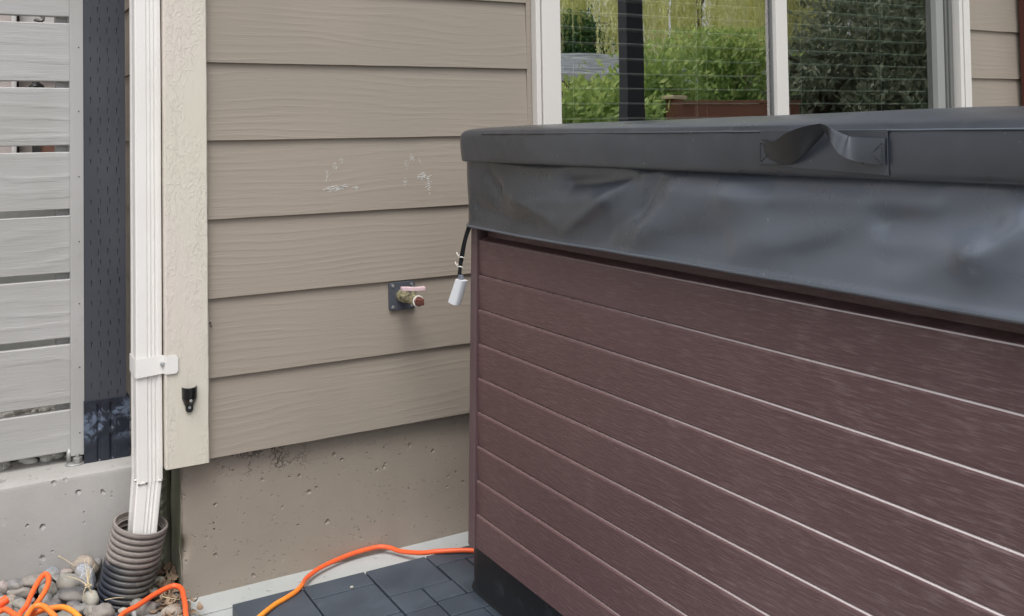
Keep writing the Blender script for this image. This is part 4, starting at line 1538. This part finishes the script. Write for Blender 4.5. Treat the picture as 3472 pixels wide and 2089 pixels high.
for i, (x, y, z, a, h, ang, c) in enumerate(PEB):
    ry = .8*a
    rz = max(math.sqrt(max(h*h-(.36*a)**2, 0))/.89, .45*min(a, h))
    if ang >= 45: ry, rz = max(.6*a, .9*h), h
    yy = y-.006
    lim = .15-ry*.9
    if y > lim: yy = lim
    lab = SPEC.get(i) or (KINDLAB[c]+' smooth river pebble lying in the top layer of the bed')
    put_pebble(x, yy, z, a*1.08, ry, rz*1.08, ang*.9, c, -.45+rnd.uniform(-.15, .15), i*1.37+.5, lab, .34)
# lower layer of stones that fills the bed between them
R4 = random.Random(21)
kinds = ['grey', 'brown', 'olive', 'dark', 'grey', 'tan', 'pale', 'blue', 'brown', 'olive', 'pink']
def near_pipe(x, y):
    return math.hypot(x-.312, y-.066) < .058
cnt = 0
yv = -.20
while yv < .145:
    xv = -.02
    while xv < .435:
        x = xv+R4.uniform(-.006, .006); y = yv+R4.uniform(-.006, .006)
        xv += .0275
        if near_pipe(x, y) or x > .425 or (x > .36 and y > .11) or (y > .135): continue
        a = R4.uniform(.012, .020); k = R4.choice(kinds)
        z = bed_h(x, y)+.010+R4.uniform(-.002, .006)
        if y < -.06: z += .006
        put_pebble(x, min(y, .15-a*.8), z, a, a*R4.uniform(.65, .9), a*R4.uniform(.45, .65), R4.uniform(-12, 12), k, R4.uniform(0, PI), R4.uniform(0, 99),
                   KINDLAB[k]+' smooth river pebble wedged low between the upper stones', .15, 2)
        cnt += 1
    yv += .027
def gravel_mass(name, pts, mat, label, rr=(.009, .022), seed=5):
    R5 = random.Random(seed)
    import bmesh
    bm0 = bmesh.new(); bmesh.ops.create_icosphere(bm0, subdivisions=2, radius=1)
    bv_ = np.array([v.co[:] for v in bm0.verts]); bf = np.array([[l.vert.index for l in f.loops] for f in bm0.faces]); bm0.free()
    V, F = [], []
    o = 0
    for x, y, z in pts:
        a = R5.uniform(*rr)
        s3 = np.array([a, a*R5.uniform(.6, .9), a*R5.uniform(.45, .7)])
        ph = R5.uniform(0, 6.28)
        k = 1+.12*np.sin(bv_[:, 0]*2.3+ph)*np.cos(bv_[:, 1]*2+ph*2)+.08*np.sin(bv_[:, 2]*3+ph)
        P = bv_*k[:, None]*s3
        ya = R5.uniform(0, PI); ca, sa = math.cos(ya), math.sin(ya)
        P = np.stack([P[:, 0]*ca-P[:, 1]*sa, P[:, 0]*sa+P[:, 1]*ca, P[:, 2]], 1)+np.array([x, y, z])
        V.append(P); F.append(bf+o); o += len(bv_)
    V = np.concatenate(V); F = np.concatenate(F)
    me = bpy.data.meshes.new(name)
    me.from_pydata(V.tolist(), [], F.tolist())
    for p in me.polygons: p.use_smooth = True
    ob = bpy.data.objects.new(name, me); COL.objects.link(ob); me.materials.append(mat.m)
    return tag(ob, label, 'gravel', kind='stuff')
s = M('mixed_gravel', srgb(145, 142, 136), .75)
v = s.voro(38, out='Color')
hsv = s.n('ShaderNodeSeparateColor'); s.l(v, hsv.inputs[0])
c = s.mix(hsv.outputs[0], srgb(118, 115, 112), srgb(178, 172, 162))
s.color(s.mix(s.ramp(s.noise(60, 5, .6), .35, .7, 0, .5), c, srgb(110, 105, 98)))
s.bump(s.noise(200, 4, .6), .0006, .7)
MAT['gravel'] = s
s = M('pale_gravel', srgb(200, 198, 192), .75)
v = s.voro(38, out='Color')
hsv = s.n('ShaderNodeSeparateColor'); s.l(v, hsv.inputs[0])
s.color(s.mix(hsv.outputs[0], srgb(165, 163, 158), srgb(226, 223, 216)))
s.bump(s.noise(200, 4, .6), .0006, .7)
MAT['gravel_pale'] = s
pts = []
for i in range(1500):
    x, y = R4.uniform(-1.0, .42), R4.uniform(-1.4, .14)
    if x > -.03 and y > -.21: continue
    pts.append((x, y, bed_h(x, y)+.012+R4.uniform(0, .014)))
gravel_mass('pebble_spread', pts, MAT['gravel'], 'river pebbles continuing outside the photographed corner')
# yard behind the fence
MBg = MB(); MBg.box(-6, .4349, .331, 1.2, .05, .262)
tag(MBg.build('side_yard', MAT['soil']), kind='structure')
pts = [(R4.uniform(-.6, .42), R4.uniform(.30, 1.18), .274+R4.uniform(0, .024)) for _ in range(1300)]
gravel_mass('side_yard_gravel', pts, MAT['gravel_pale'], 'pale river gravel seen through the lowest gaps of the slat fence', (.012, .03), 9)

# dry leaf litter and straw near the foundation foot
R6 = random.Random(4)
b = MB()
def leaf(cx, cy, cz, l, w_, yaw, tilt, curl):
    n = 6
    base = len(b.v)
    ca, sa = math.cos(yaw), math.sin(yaw)
    for i in range(n+1):
        t = i/n
        x = (t-.5)*l
        hw = w_*math.sin(PI*min(max(t, .04), .96))**.8
        zc = curl*l*(t-.5)**2*4
        for s_ in (-1, 0, 1):
            yy = s_*hw
            zz = zc+abs(s_)*hw*.5*curl*3
            X_ = x*math.cos(tilt)-zz*math.sin(tilt); Z_ = x*math.sin(tilt)+zz*math.cos(tilt)
            b.v.append((cx+X_*ca-yy*sa, cy+X_*sa+yy*ca, cz+Z_))
    for i in range(n):
        for k in range(2):
            a = base+i*3+k
            b.f.append((a, a+1, a+4, a+3))
for _ in range(150):
    t = R6.random()
    cx = .405+R6.gauss(0, .020); cy = R6.uniform(-.13, .145)
    cx = min(cx, .438 if cy > .02 else .455)
    leaf(cx, cy, .024+R6.uniform(0, .018), R6.uniform(.014, .034), R6.uniform(.003, .008), R6.uniform(0, 2*PI), R6.gauss(0, .4), R6.uniform(-.2, .5))
tag(b.build('leaf_litter', MAT['dryleaf'], smooth=True), 'crumpled dry brown leaves heaped against the foundation corner', 'leaf litter', kind='stuff')
def straw(pts, r, lab, name='dry_grass_stem'):
    q = MB(); q.tube(spline(pts, 5), lambda t: r*(1-.6*t), 6)
    tag(q.build(name, MAT['straw'], smooth=True), lab, 'grass stem')
q = MB()
hub = Vector((.2475, .028, .080))
for e in ((-.040, .03, .018), (-.004, .035, .045), (.004, .03, .048), (.018, .03, .030), (-.010, -.01, -.022), (.016, -.012, -.030), (.004, .034, .034)):
    q.tube(spline([hub, hub+Vector(e)*.5+Vector((R6.gauss(0, .002), 0, .003)), hub+Vector(e)], 5), lambda t: .0011*(1-.6*t), 6)
for k in range(5):
    a = k*1.26
    q.tube([hub, hub+Vector((.008*math.cos(a), -.003, .006*math.sin(a)))], lambda t: .0028*(1-.5*t), 8)
tag(q.build('dry_seed_head', MAT['straw'], smooth=True), 'dried pale seed head with thin stalks lying on the cream stone by the pipe', 'seed head')
straw([(.200, .140, .112), (.215, .138, .100), (.232, .125, .088)], .0012, 'thin dark twig leaning against the kerb above the tan stone', 'twig')
straw([(.275, -.02, .062), (.292, -.03, .066), (.312, -.035, .064)], .0011, 'short straw lying below the drain pipe on the lowest stones')
straw([(.447, -.05, .012), (.455, -.075, .010), (.462, -.10, .008)], .0012, 'dry straw on the patio edge beside the orange cord')
straw([(.385, -.045, .052), (.400, -.058, .050), (.416, -.075, .050)], .001, 'pale curved stem on top of the leaf litter')

# ================================================================ ORANGE CORD
cordr = .0054
pave = .025+cordr
P_path = [(1.12, -.20, pave, 0), (1.073, -.149, pave+.002, 0), (1.009, -.112, pave+.001, 0), (.974, -.082, pave-.006, 0), (.944, -.028, cordr+.010, 0), (.925, .004, cordr+.012, 0), (.900, .0185, cordr+.013, 0), (.845, .0188, cordr+.012, 0),
          (.797, .010, cordr+.010, 0), (.745, -.012, cordr+.010, 0), (.706, -.042, cordr+.010, 0), (.686, -.075, cordr+.016, .05), (.672, -.108, pave+.001, .3), (.650, -.130, pave, .6), (.622, -.148, pave, .8), (.592, -.165, pave, .95),
          (.54, -.21, pave, 1), (.47, -.25, cordr+.004, .6), (.418, -.215, .035, .3), (.412, -.167, .050, .05), (.418, -.123, .056, 0), (.423, -.078, .058, 0), (.4255, -.042, .058, 0), (.415, -.024, .059, 0), (.396, -.027, .059, 0), (.366, -.044, .058, 0), (.331, -.074, .058, 0), (.298, -.097, .058, .05),
          (.27, -.15, .055, .5), (.235, -.155, .060, .8), (.216, -.105, .078, 1), (.204, -.075, .082, .95), (.192, -.054, .082, .8), (.177, -.042, .080, .6), (.164, -.036, .078, .45), (.150, -.028, .074, .4), (.135, -.036, .072, .3), (.115, -.065, .070, .2), (.10, -.12, .066, .1),
          (.108, -.10, .085, .1), (.112, -.065, .092, .1), (.126, -.033, .092, .1), (.137, .008, .094, .12), (.149, .040, .100, .12), (.161, .062, .106, .1), (.1695, .066, .108, .08), (.1735, .052, .104, .06), (.170, .030, .098, .1), (.160, .006, .092, .25), (.146, -.022, .088, .3), (.130, -.052, .085, .35),
          (.115, -.10, .08, .35), (.118, -.09, .086, .5), (.133, -.056, .093, .5), (.144, -.049, .095, .5), (.156, -.056, .094, .5), (.167, -.082, .090, .5), (.173, -.115, .085, .4), (.15, -.17, .07, .2), (.12, -.12, .075, .1), (.109, -.055, .083, .08), (.100, -.031, .085, .08), (.090, -.009, .085, .1), (.080, .0, .080, .15), (.04, .01, .07, .2), (-.05, -.03, .05, .2), (-.2, -.15, .045, .2)]
pts = spline([p[:3] for p in P_path], 10)
tint = []
for i in range(len(P_path)-1):
    for k in range(10): tint.append(P_path[i][3]+(P_path[i+1][3]-P_path[i][3])*k/10)
tint.append(P_path[-1][3])
b = MB(); b.tube(pts, cordr, 16)
co = b.build('extension_cord', MAT['cord'], smooth=True)
at = co.data.attributes.new('tint', 'FLOAT', 'POINT')
vals = []
for t in tint: vals += [t]*16
at.data.foreach_set('value', np.array(vals, dtype=np.float32))
tag(co, 'thick orange extension cord snaking along the wall and looping over the pebbles', 'cord')
# plug end half hidden at the left frame edge
b = MB()
b.cyl((.078, .004, .092), (.093, .012, .096), .0088, .0098, 14)
tag(b.build('cord_connector', MAT['cord'], bevel=.001), 'stubby orange cord end resting on the coil at the left frame edge', 'cord end')

# ================================================================ NEIGHBOUR'S HOUSE behind the fence
nb = thing('neighbour_house', (-1.8, 1.2, .26), 'pale pinkish neighbouring house seen only through the fence gaps', 'house')
MB().box(-4, .39, 1.2, 1.4, .1, .93).build('foundation', MAT['neighbour_concrete'], nb)
b = MB()
z = .93
while z < 3.4:
    b.poly_extrude([(-4, 1.185, z), (-4, 1.193, z+.16), (-4, 1.25, z+.16), (-4, 1.25, z)], (4.39, 0, 0))
    z += .152
b.build('wall', MAT['nsiding'], nb)
MB().box(.178, .288, 1.165, 1.183, 1.25, 2.6).build('door_panel', MAT['nwhite'], nb, bevel=.002)
MB().box(.155, .168, 1.12, 1.16, .95, 3.0).build('drain_pipe', MAT['nwhite'], nb, bevel=.003)
MB().box(.1695, .1765, 1.16, 1.184, .95, 3.0).build('shadow_line', MAT['ndark'], nb)  # shadow lines beside the panel, put in as dark strips
MB().box(.2885, .295, 1.16, 1.184, .95, 3.0).build('shadow_line', MAT['ndark'], nb)
MB().box(.212, .232, 1.12, 1.15, .95, 1.24).build('post', MAT['ndark'], nb)
MB().box(.236, .285, 1.13, 1.15, .95, 1.10).build('brick_panel', MAT['shedwall'], nb)
b = MB(); b.tube(spline([(.20, 1.10, 1.419), (.225, 1.10, 1.421), (.24, 1.10, 1.412), (.235, 1.10, 1.40), (.215, 1.10, 1.404)], 6), .006, 8)
b.build('latch', MAT['galv'], nb, smooth=True)
b = MB()
for k in range(3):
    b.tube([(.222+.022*math.cos(a), 1.09+.004*k, 1.175+.022*math.sin(a)+.004*k) for a in (2*PI*i/20 for i in range(21))], .0028, 6)
tag(b.build('wire_coil', MAT['black_plastic'], smooth=True), 'small dark coil of wire hanging behind the second fence gap', 'wire coil')
MB().poly_extrude([(-4.2, .85, 3.3), (-4.2, 3.6, 4.4), (-4.2, 3.6, 4.5), (-4.2, .8, 3.4)], (4.5, 0, 0)).build('roof', MAT['roof'], nb)
MB().box(-4, .39, 1.41, 6, .1, 3.4).build('wall', MAT['nsiding'], nb)

# red-brown post at the right end of the wall
rp = MB(); rp.box(3.508, 3.60, -.11, -.012, .0, 2.88)
tag(rp.build('veranda_post', MAT['redpost'], bevel=.003), 'dark red-brown timber post standing against the wall at the right edge', 'post')

# ================================================================ GARDEN (seen mirrored in the window)
def rotframes(n, rng):
    a = rng.normal(size=(n, 3)); a /= np.linalg.norm(a, axis=1)[:, None]
    c = rng.normal(size=(n, 3)); c -= a*(a*c).sum(1)[:, None]; c /= np.linalg.norm(c, axis=1)[:, None]
    return a, c
def leaves(name, centers, length, width, mat, parent, rng, axis=None, tint=None, spread=1.0):
    """pointed leaves: each a folded pair of quads"""
    n = len(centers)
    a, c = rotframes(n, rng)
    if axis is not None:
        a = axis+a*spread
        a /= np.linalg.norm(a, axis=1)[:, None]
        c -= a*(a*c).sum(1)[:, None]; c /= np.linalg.norm(c, axis=1)[:, None]
    L_ = length*rng.uniform(.6, 1.25, (n, 1)); W_ = width*rng.uniform(.7, 1.2, (n, 1))
    nn = np.cross(a, c)
    p0 = centers-a*L_*.5
    p1 = centers-a*L_*.08+c*W_*.5+nn*W_*.12
    p2 = centers+a*L_*.5
    p3 = centers-a*L_*.08-c*W_*.5+nn*W_*.12
    V = np.stack([p0, p1, p2, p3], 1).reshape(-1, 3)
    F = np.arange(n*4).reshape(n, 4)
    t = tint if tint is not None else rng.uniform(0, 1, n)
    return np_mesh(name, V, F, mat, parent, np.repeat(t, 4))
rng = np.random.default_rng(5)
def branches(name, parent, base, top, r, n, reach, zr, R, mat=None):
    b = MB()
    base, top = Vector(base), Vector(top)
    b.tube(spline([base, base.lerp(top, .5)+Vector((R.gauss(0, .05), R.gauss(0, .05), 0)), top], 6), lambda t: r*(1-.6*t), 10)
    tr_ = b.build('trunk', MAT['bark'], parent, smooth=True)
    for i in range(n):
        b = MB()
        t = R.uniform(.62, 1)
        p = base.lerp(top, t)
        a = R.uniform(0, 2*PI)
        e = p+Vector((math.cos(a)*reach, math.sin(a)*reach, R.uniform(*zr)))
        b.tube(spline([p, p.lerp(e, .5)+Vector((0, 0, abs(zr[1])*.25)), e], 6), lambda t: r*.35*(1-.8*t), 7)
        b.build('limb', MAT['bark'], parent, smooth=True)
def shrub(x, y, rx, ry, h, n, label, leafl=.095, mat='leaf_laurel', z0=.1, seed=0):
    o = thing('laurel_shrub', (x, y, 0), label, 'shrub', 'leafy shrubs along the garden fence')
    R = random.Random(seed)
    branches('x', o, (x, y, -.05), (x, y, h*.6), .03, 5, rx*.6, (.2, h*.4), R)
    # clumps
    k = 26
    cc = np.stack([rng.uniform(-1, 1, k), rng.uniform(-1, 1, k), rng.uniform(0, 1, k)], 1)
    cc[:, :2] *= (1-.45*cc[:, 2:3]**2)
    cc = cc*np.array([rx*.75, ry*.75, h-z0-.18])+np.array([x, y, z0+.08])
    per = n//k
    C_ = np.repeat(cc, per, 0)+rng.normal(size=(k*per, 3))*np.array([rx*.26, ry*.26, h*.10])
    C_[:, 2] = np.clip(C_[:, 2], .03, h+.12)
    hfrac = np.clip((C_[:, 2]-.5*h)/(.6*h), 0, 1)
    tint = np.clip(rng.uniform(0, .5, len(C_))+hfrac*.55, 0, 1)
    ax_ = C_-np.array([x, y, h*.3]); ax_ /= np.linalg.norm(ax_, axis=1)[:, None]
    ax_[:, 2] -= .35
    leaves('crown', C_, leafl, leafl*.46, MAT[mat], o, rng, ax_, tint, .55)
shrub(4.25, -4.6, .70, .55, 1.34, 7000, 'bright green shrub mirrored at the lower left of the window, left of the dark post', seed=1)
shrub(5.15, -4.9, .65, .55, 1.36, 6000, 'leafy shrub mirrored between the dark post and the brown fence', seed=2)
shrub(6.10, -5.7, .80, .6, 1.78, 7500, 'broad-leaved shrub mirrored above the left half of the brown fence', seed=3)
shrub(7.35, -5.9, .80, .6, 1.98, 7500, 'tallest leafy shrub mirrored above the right half of the brown fence', seed=4)

# brown garden fence with cap rail
gf = thing('garden_fence', (6.6, -4.75, 0), 'low brown boarded garden fence with a worn cap rail, mirrored in the window', 'fence')
b = MB(); b.box(5.72, 5.83, -4.86, -4.74, -.05, 1.30); b.build('post', MAT['brownfence'], gf, bevel=.004)
b = MB(); b.box(5.69, 5.86, -4.89, -4.71, 1.302, 1.335); b.build('post_cap', MAT['straw'], gf, bevel=.004)
b = MB(); b.box(5.832, 7.4, -4.85, -4.75, 1.262, 1.290); b.build('cap_rail', MAT['brownfence'], gf, bevel=.003)
b = MB(); b.box(5.832, 7.4, -4.81, -4.785, 1.105, 1.258); b.build('upper_board', MAT['brownfence'], gf, bevel=.003)
b = MB(); b.box(5.832, 7.4, -4.835, -4.765, 1.062, 1.098); b.build('mid_rail', MAT['brownfence'], gf, bevel=.003)
b = MB()
x = 5.834
while x < 7.3:
    b.box(x, x+.132, -4.812, -4.79, .02, 1.058); x += .137
b.build('board_panel', MAT['brownfence'], gf)

# black pergola post
b = MB(); b.box(3.905, 4.045, -3.095, -3.0, -.02, 2.9)
tag(b.build('pergola_post', MAT['pergola'], bevel=.002), 'tall near-black timber post mirrored in the left window pane', 'post')

# neighbour's shed with a metal roof
sh = thing('garden_shed', (9.8, -12.5, 0), 'low shed with a streaked grey metal roof mirrored at the left of the window', 'shed')
MB().box(7.2, 13.2, -14.0, -11.5, -.05, 1.95).build('wall', MAT['shedwall'], sh)
MB().poly_extrude([(7.0, -11.2, 1.90), (7.0, -12.75, 2.36), (7.0, -14.3, 1.90), (7.0, -14.3, 1.97), (7.0, -12.75, 2.44), (7.0, -11.2, 1.97)], (6.6, 0, 0)).build('roof', MAT['shedroof'], sh)
MB().box(7.0, 13.6, -11.24, -11.19, 1.85, 1.97).build('fascia', MAT['nwhite'], sh)

# evergreen at the left
def conifer(x, y, h, r, n, label):
    o = thing('evergreen_tree', (x, y, 0), label, 'tree')
    branches('x', o, (x, y, -.05), (x, y, h*.9), .14, 8, r*.6, (-.1, .6), random.Random(8))
    k = 120
    z = rng.uniform(.08, 1, k)**.8
    rr = r*(1-z*.75)*rng.uniform(.4, 1, k)
    a = rng.uniform(0, 2*PI, k)
    cc = np.stack([x+rr*np.cos(a), y+rr*np.sin(a), z*h], 1)
    C_ = np.repeat(cc, n//k, 0)+rng.normal(size=(k*(n//k), 3))*np.array([.20, .20, .14])
    leaves('crown', C_, .11, .05, MAT['leaf_conifer'], o, rng, None, rng.uniform(0, 1, len(C_)))
conifer(11.6, -15.3, 3.35, 1.3, 16000, 'rounded dark evergreen mirrored at the left edge of the window above the shed roof')

# weeping willows: limbs with long hanging strands of narrow leaves
def willow(x, y, H, R_, ns, label, seed, zlow=(2.0, 3.0)):
    o = thing('willow_tree', (x, y, 0), label, 'tree', 'weeping willows behind the garden')
    R = random.Random(seed)
    g_ = np.random.default_rng(seed)
    branches('x', o, (x, y, -.05), (x+.3, y, H*.8), .09, 3, R_*.4, (.3, H*.25), R)
    # strands cluster on drooping boughs
    nb_ = 60
    A_ = g_.uniform(0, 2*PI, nb_); D_ = R_*np.sqrt(g_.uniform(.05, 1, nb_))
    pts, ax_, tn = [], [], []
    for s_ in range(ns):
        i = g_.integers(nb_)
        bx = x+math.cos(A_[i])*D_[i]+g_.normal()*R_*.045
        by = y+math.sin(A_[i])*D_[i]+g_.normal()*R_*.045
        rr = min(math.hypot(bx-x, by-y)/R_, 1.1)
        zt = H*(1-.32*rr*rr)+g_.normal()*.25
        zb = g_.uniform(*zlow)+(.8*math.sin(A_[i]*7))
        n = int((zt-zb)/.05)
        if n < 4: continue
        t = np.arange(n)/n
        sw = g_.normal()*.12
        px = bx+sw*t**2+g_.normal(size=n)*.012
        py = by+g_.normal()*.1*t**2+g_.normal(size=n)*.012
        pz = zt+(zb-zt)*t
        pts.append(np.stack([px, py, pz], 1))
        tn.append(np.clip(.5+.4*math.sin(i*2.4)+g_.normal(0, .12)+g_.normal(size=n)*.12, 0, 1))
    P_ = np.concatenate(pts); T_ = np.concatenate(tn)
    axd = np.tile(np.array([0, 0, -1.]), (len(P_), 1))
    leaves('crown', P_, .13, .034, MAT['leaf_willow'], o, g_, axd, T_, .38)
willow(13.4, -13.5, 6.6, 2.9, 620, 'weeping willow mirrored in the left pane right of the dark post', 31, (2.0, 2.6))
willow(17.2, -15.5, 7.2, 2.6, 560, 'weeping willow mirrored at the right of the left pane', 32, (2.0, 3.0))
willow(13.0, -18.5, 6.8, 2.6, 260, 'sparser weeping willow mirrored above the shed roof', 33, (2.3, 3.4))

# dark broad-leaved tree mirrored in the screened pane
def broad(x, y, h, r, n, label, seed, leafl=.13, zlo=.3, k=90):
    o = thing('broadleaf_tree', (x, y, 0), label, 'tree', 'dark broad-leaved trees by the garden')
    g_ = np.random.default_rng(seed)
    branches('x', o, (x, y, -.05), (x, y, h*.7), .12, 8, r*.6, (.1, h*.3), random.Random(seed))
    u_ = g_.normal(size=(k, 3)); u_ /= np.linalg.norm(u_, axis=1)[:, None]
    u_ *= g_.uniform(.35, 1, (k, 1))**.5
    cc = u_*np.array([r, r, (h-zlo)/2])+np.array([x, y, (h+zlo)/2])
    C_ = np.repeat(cc, n//k, 0)+g_.normal(size=(k*(n//k), 3))*np.array([.19, .19, .16])*r/1.5
    ax_ = np.tile(np.array([.2, 0, -.6]), (len(C_), 1))
    leaves('crown', C_, leafl, leafl*.38, MAT['leaf_dark'], o, g_, ax_, g_.uniform(0, 1, len(C_)), .7)
broad(10.7, -4.9, 4.4, 1.45, 14000, 'big dark leafy tree mirrored in the middle of the screened pane', 41)
broad(11.6, -6.3, 4.2, 1.7, 12000, 'dark leafy tree mirrored at the right of the screened pane', 42)
broad(9.7, -6.6, 2.15, 1.0, 7000, 'smaller dark tree mirrored at the left of the screened pane', 43)
broad(15.2, -9.0, 5.5, 1.9, 12000, 'tall dark tree mirrored behind the others in the screened pane', 44, .16)
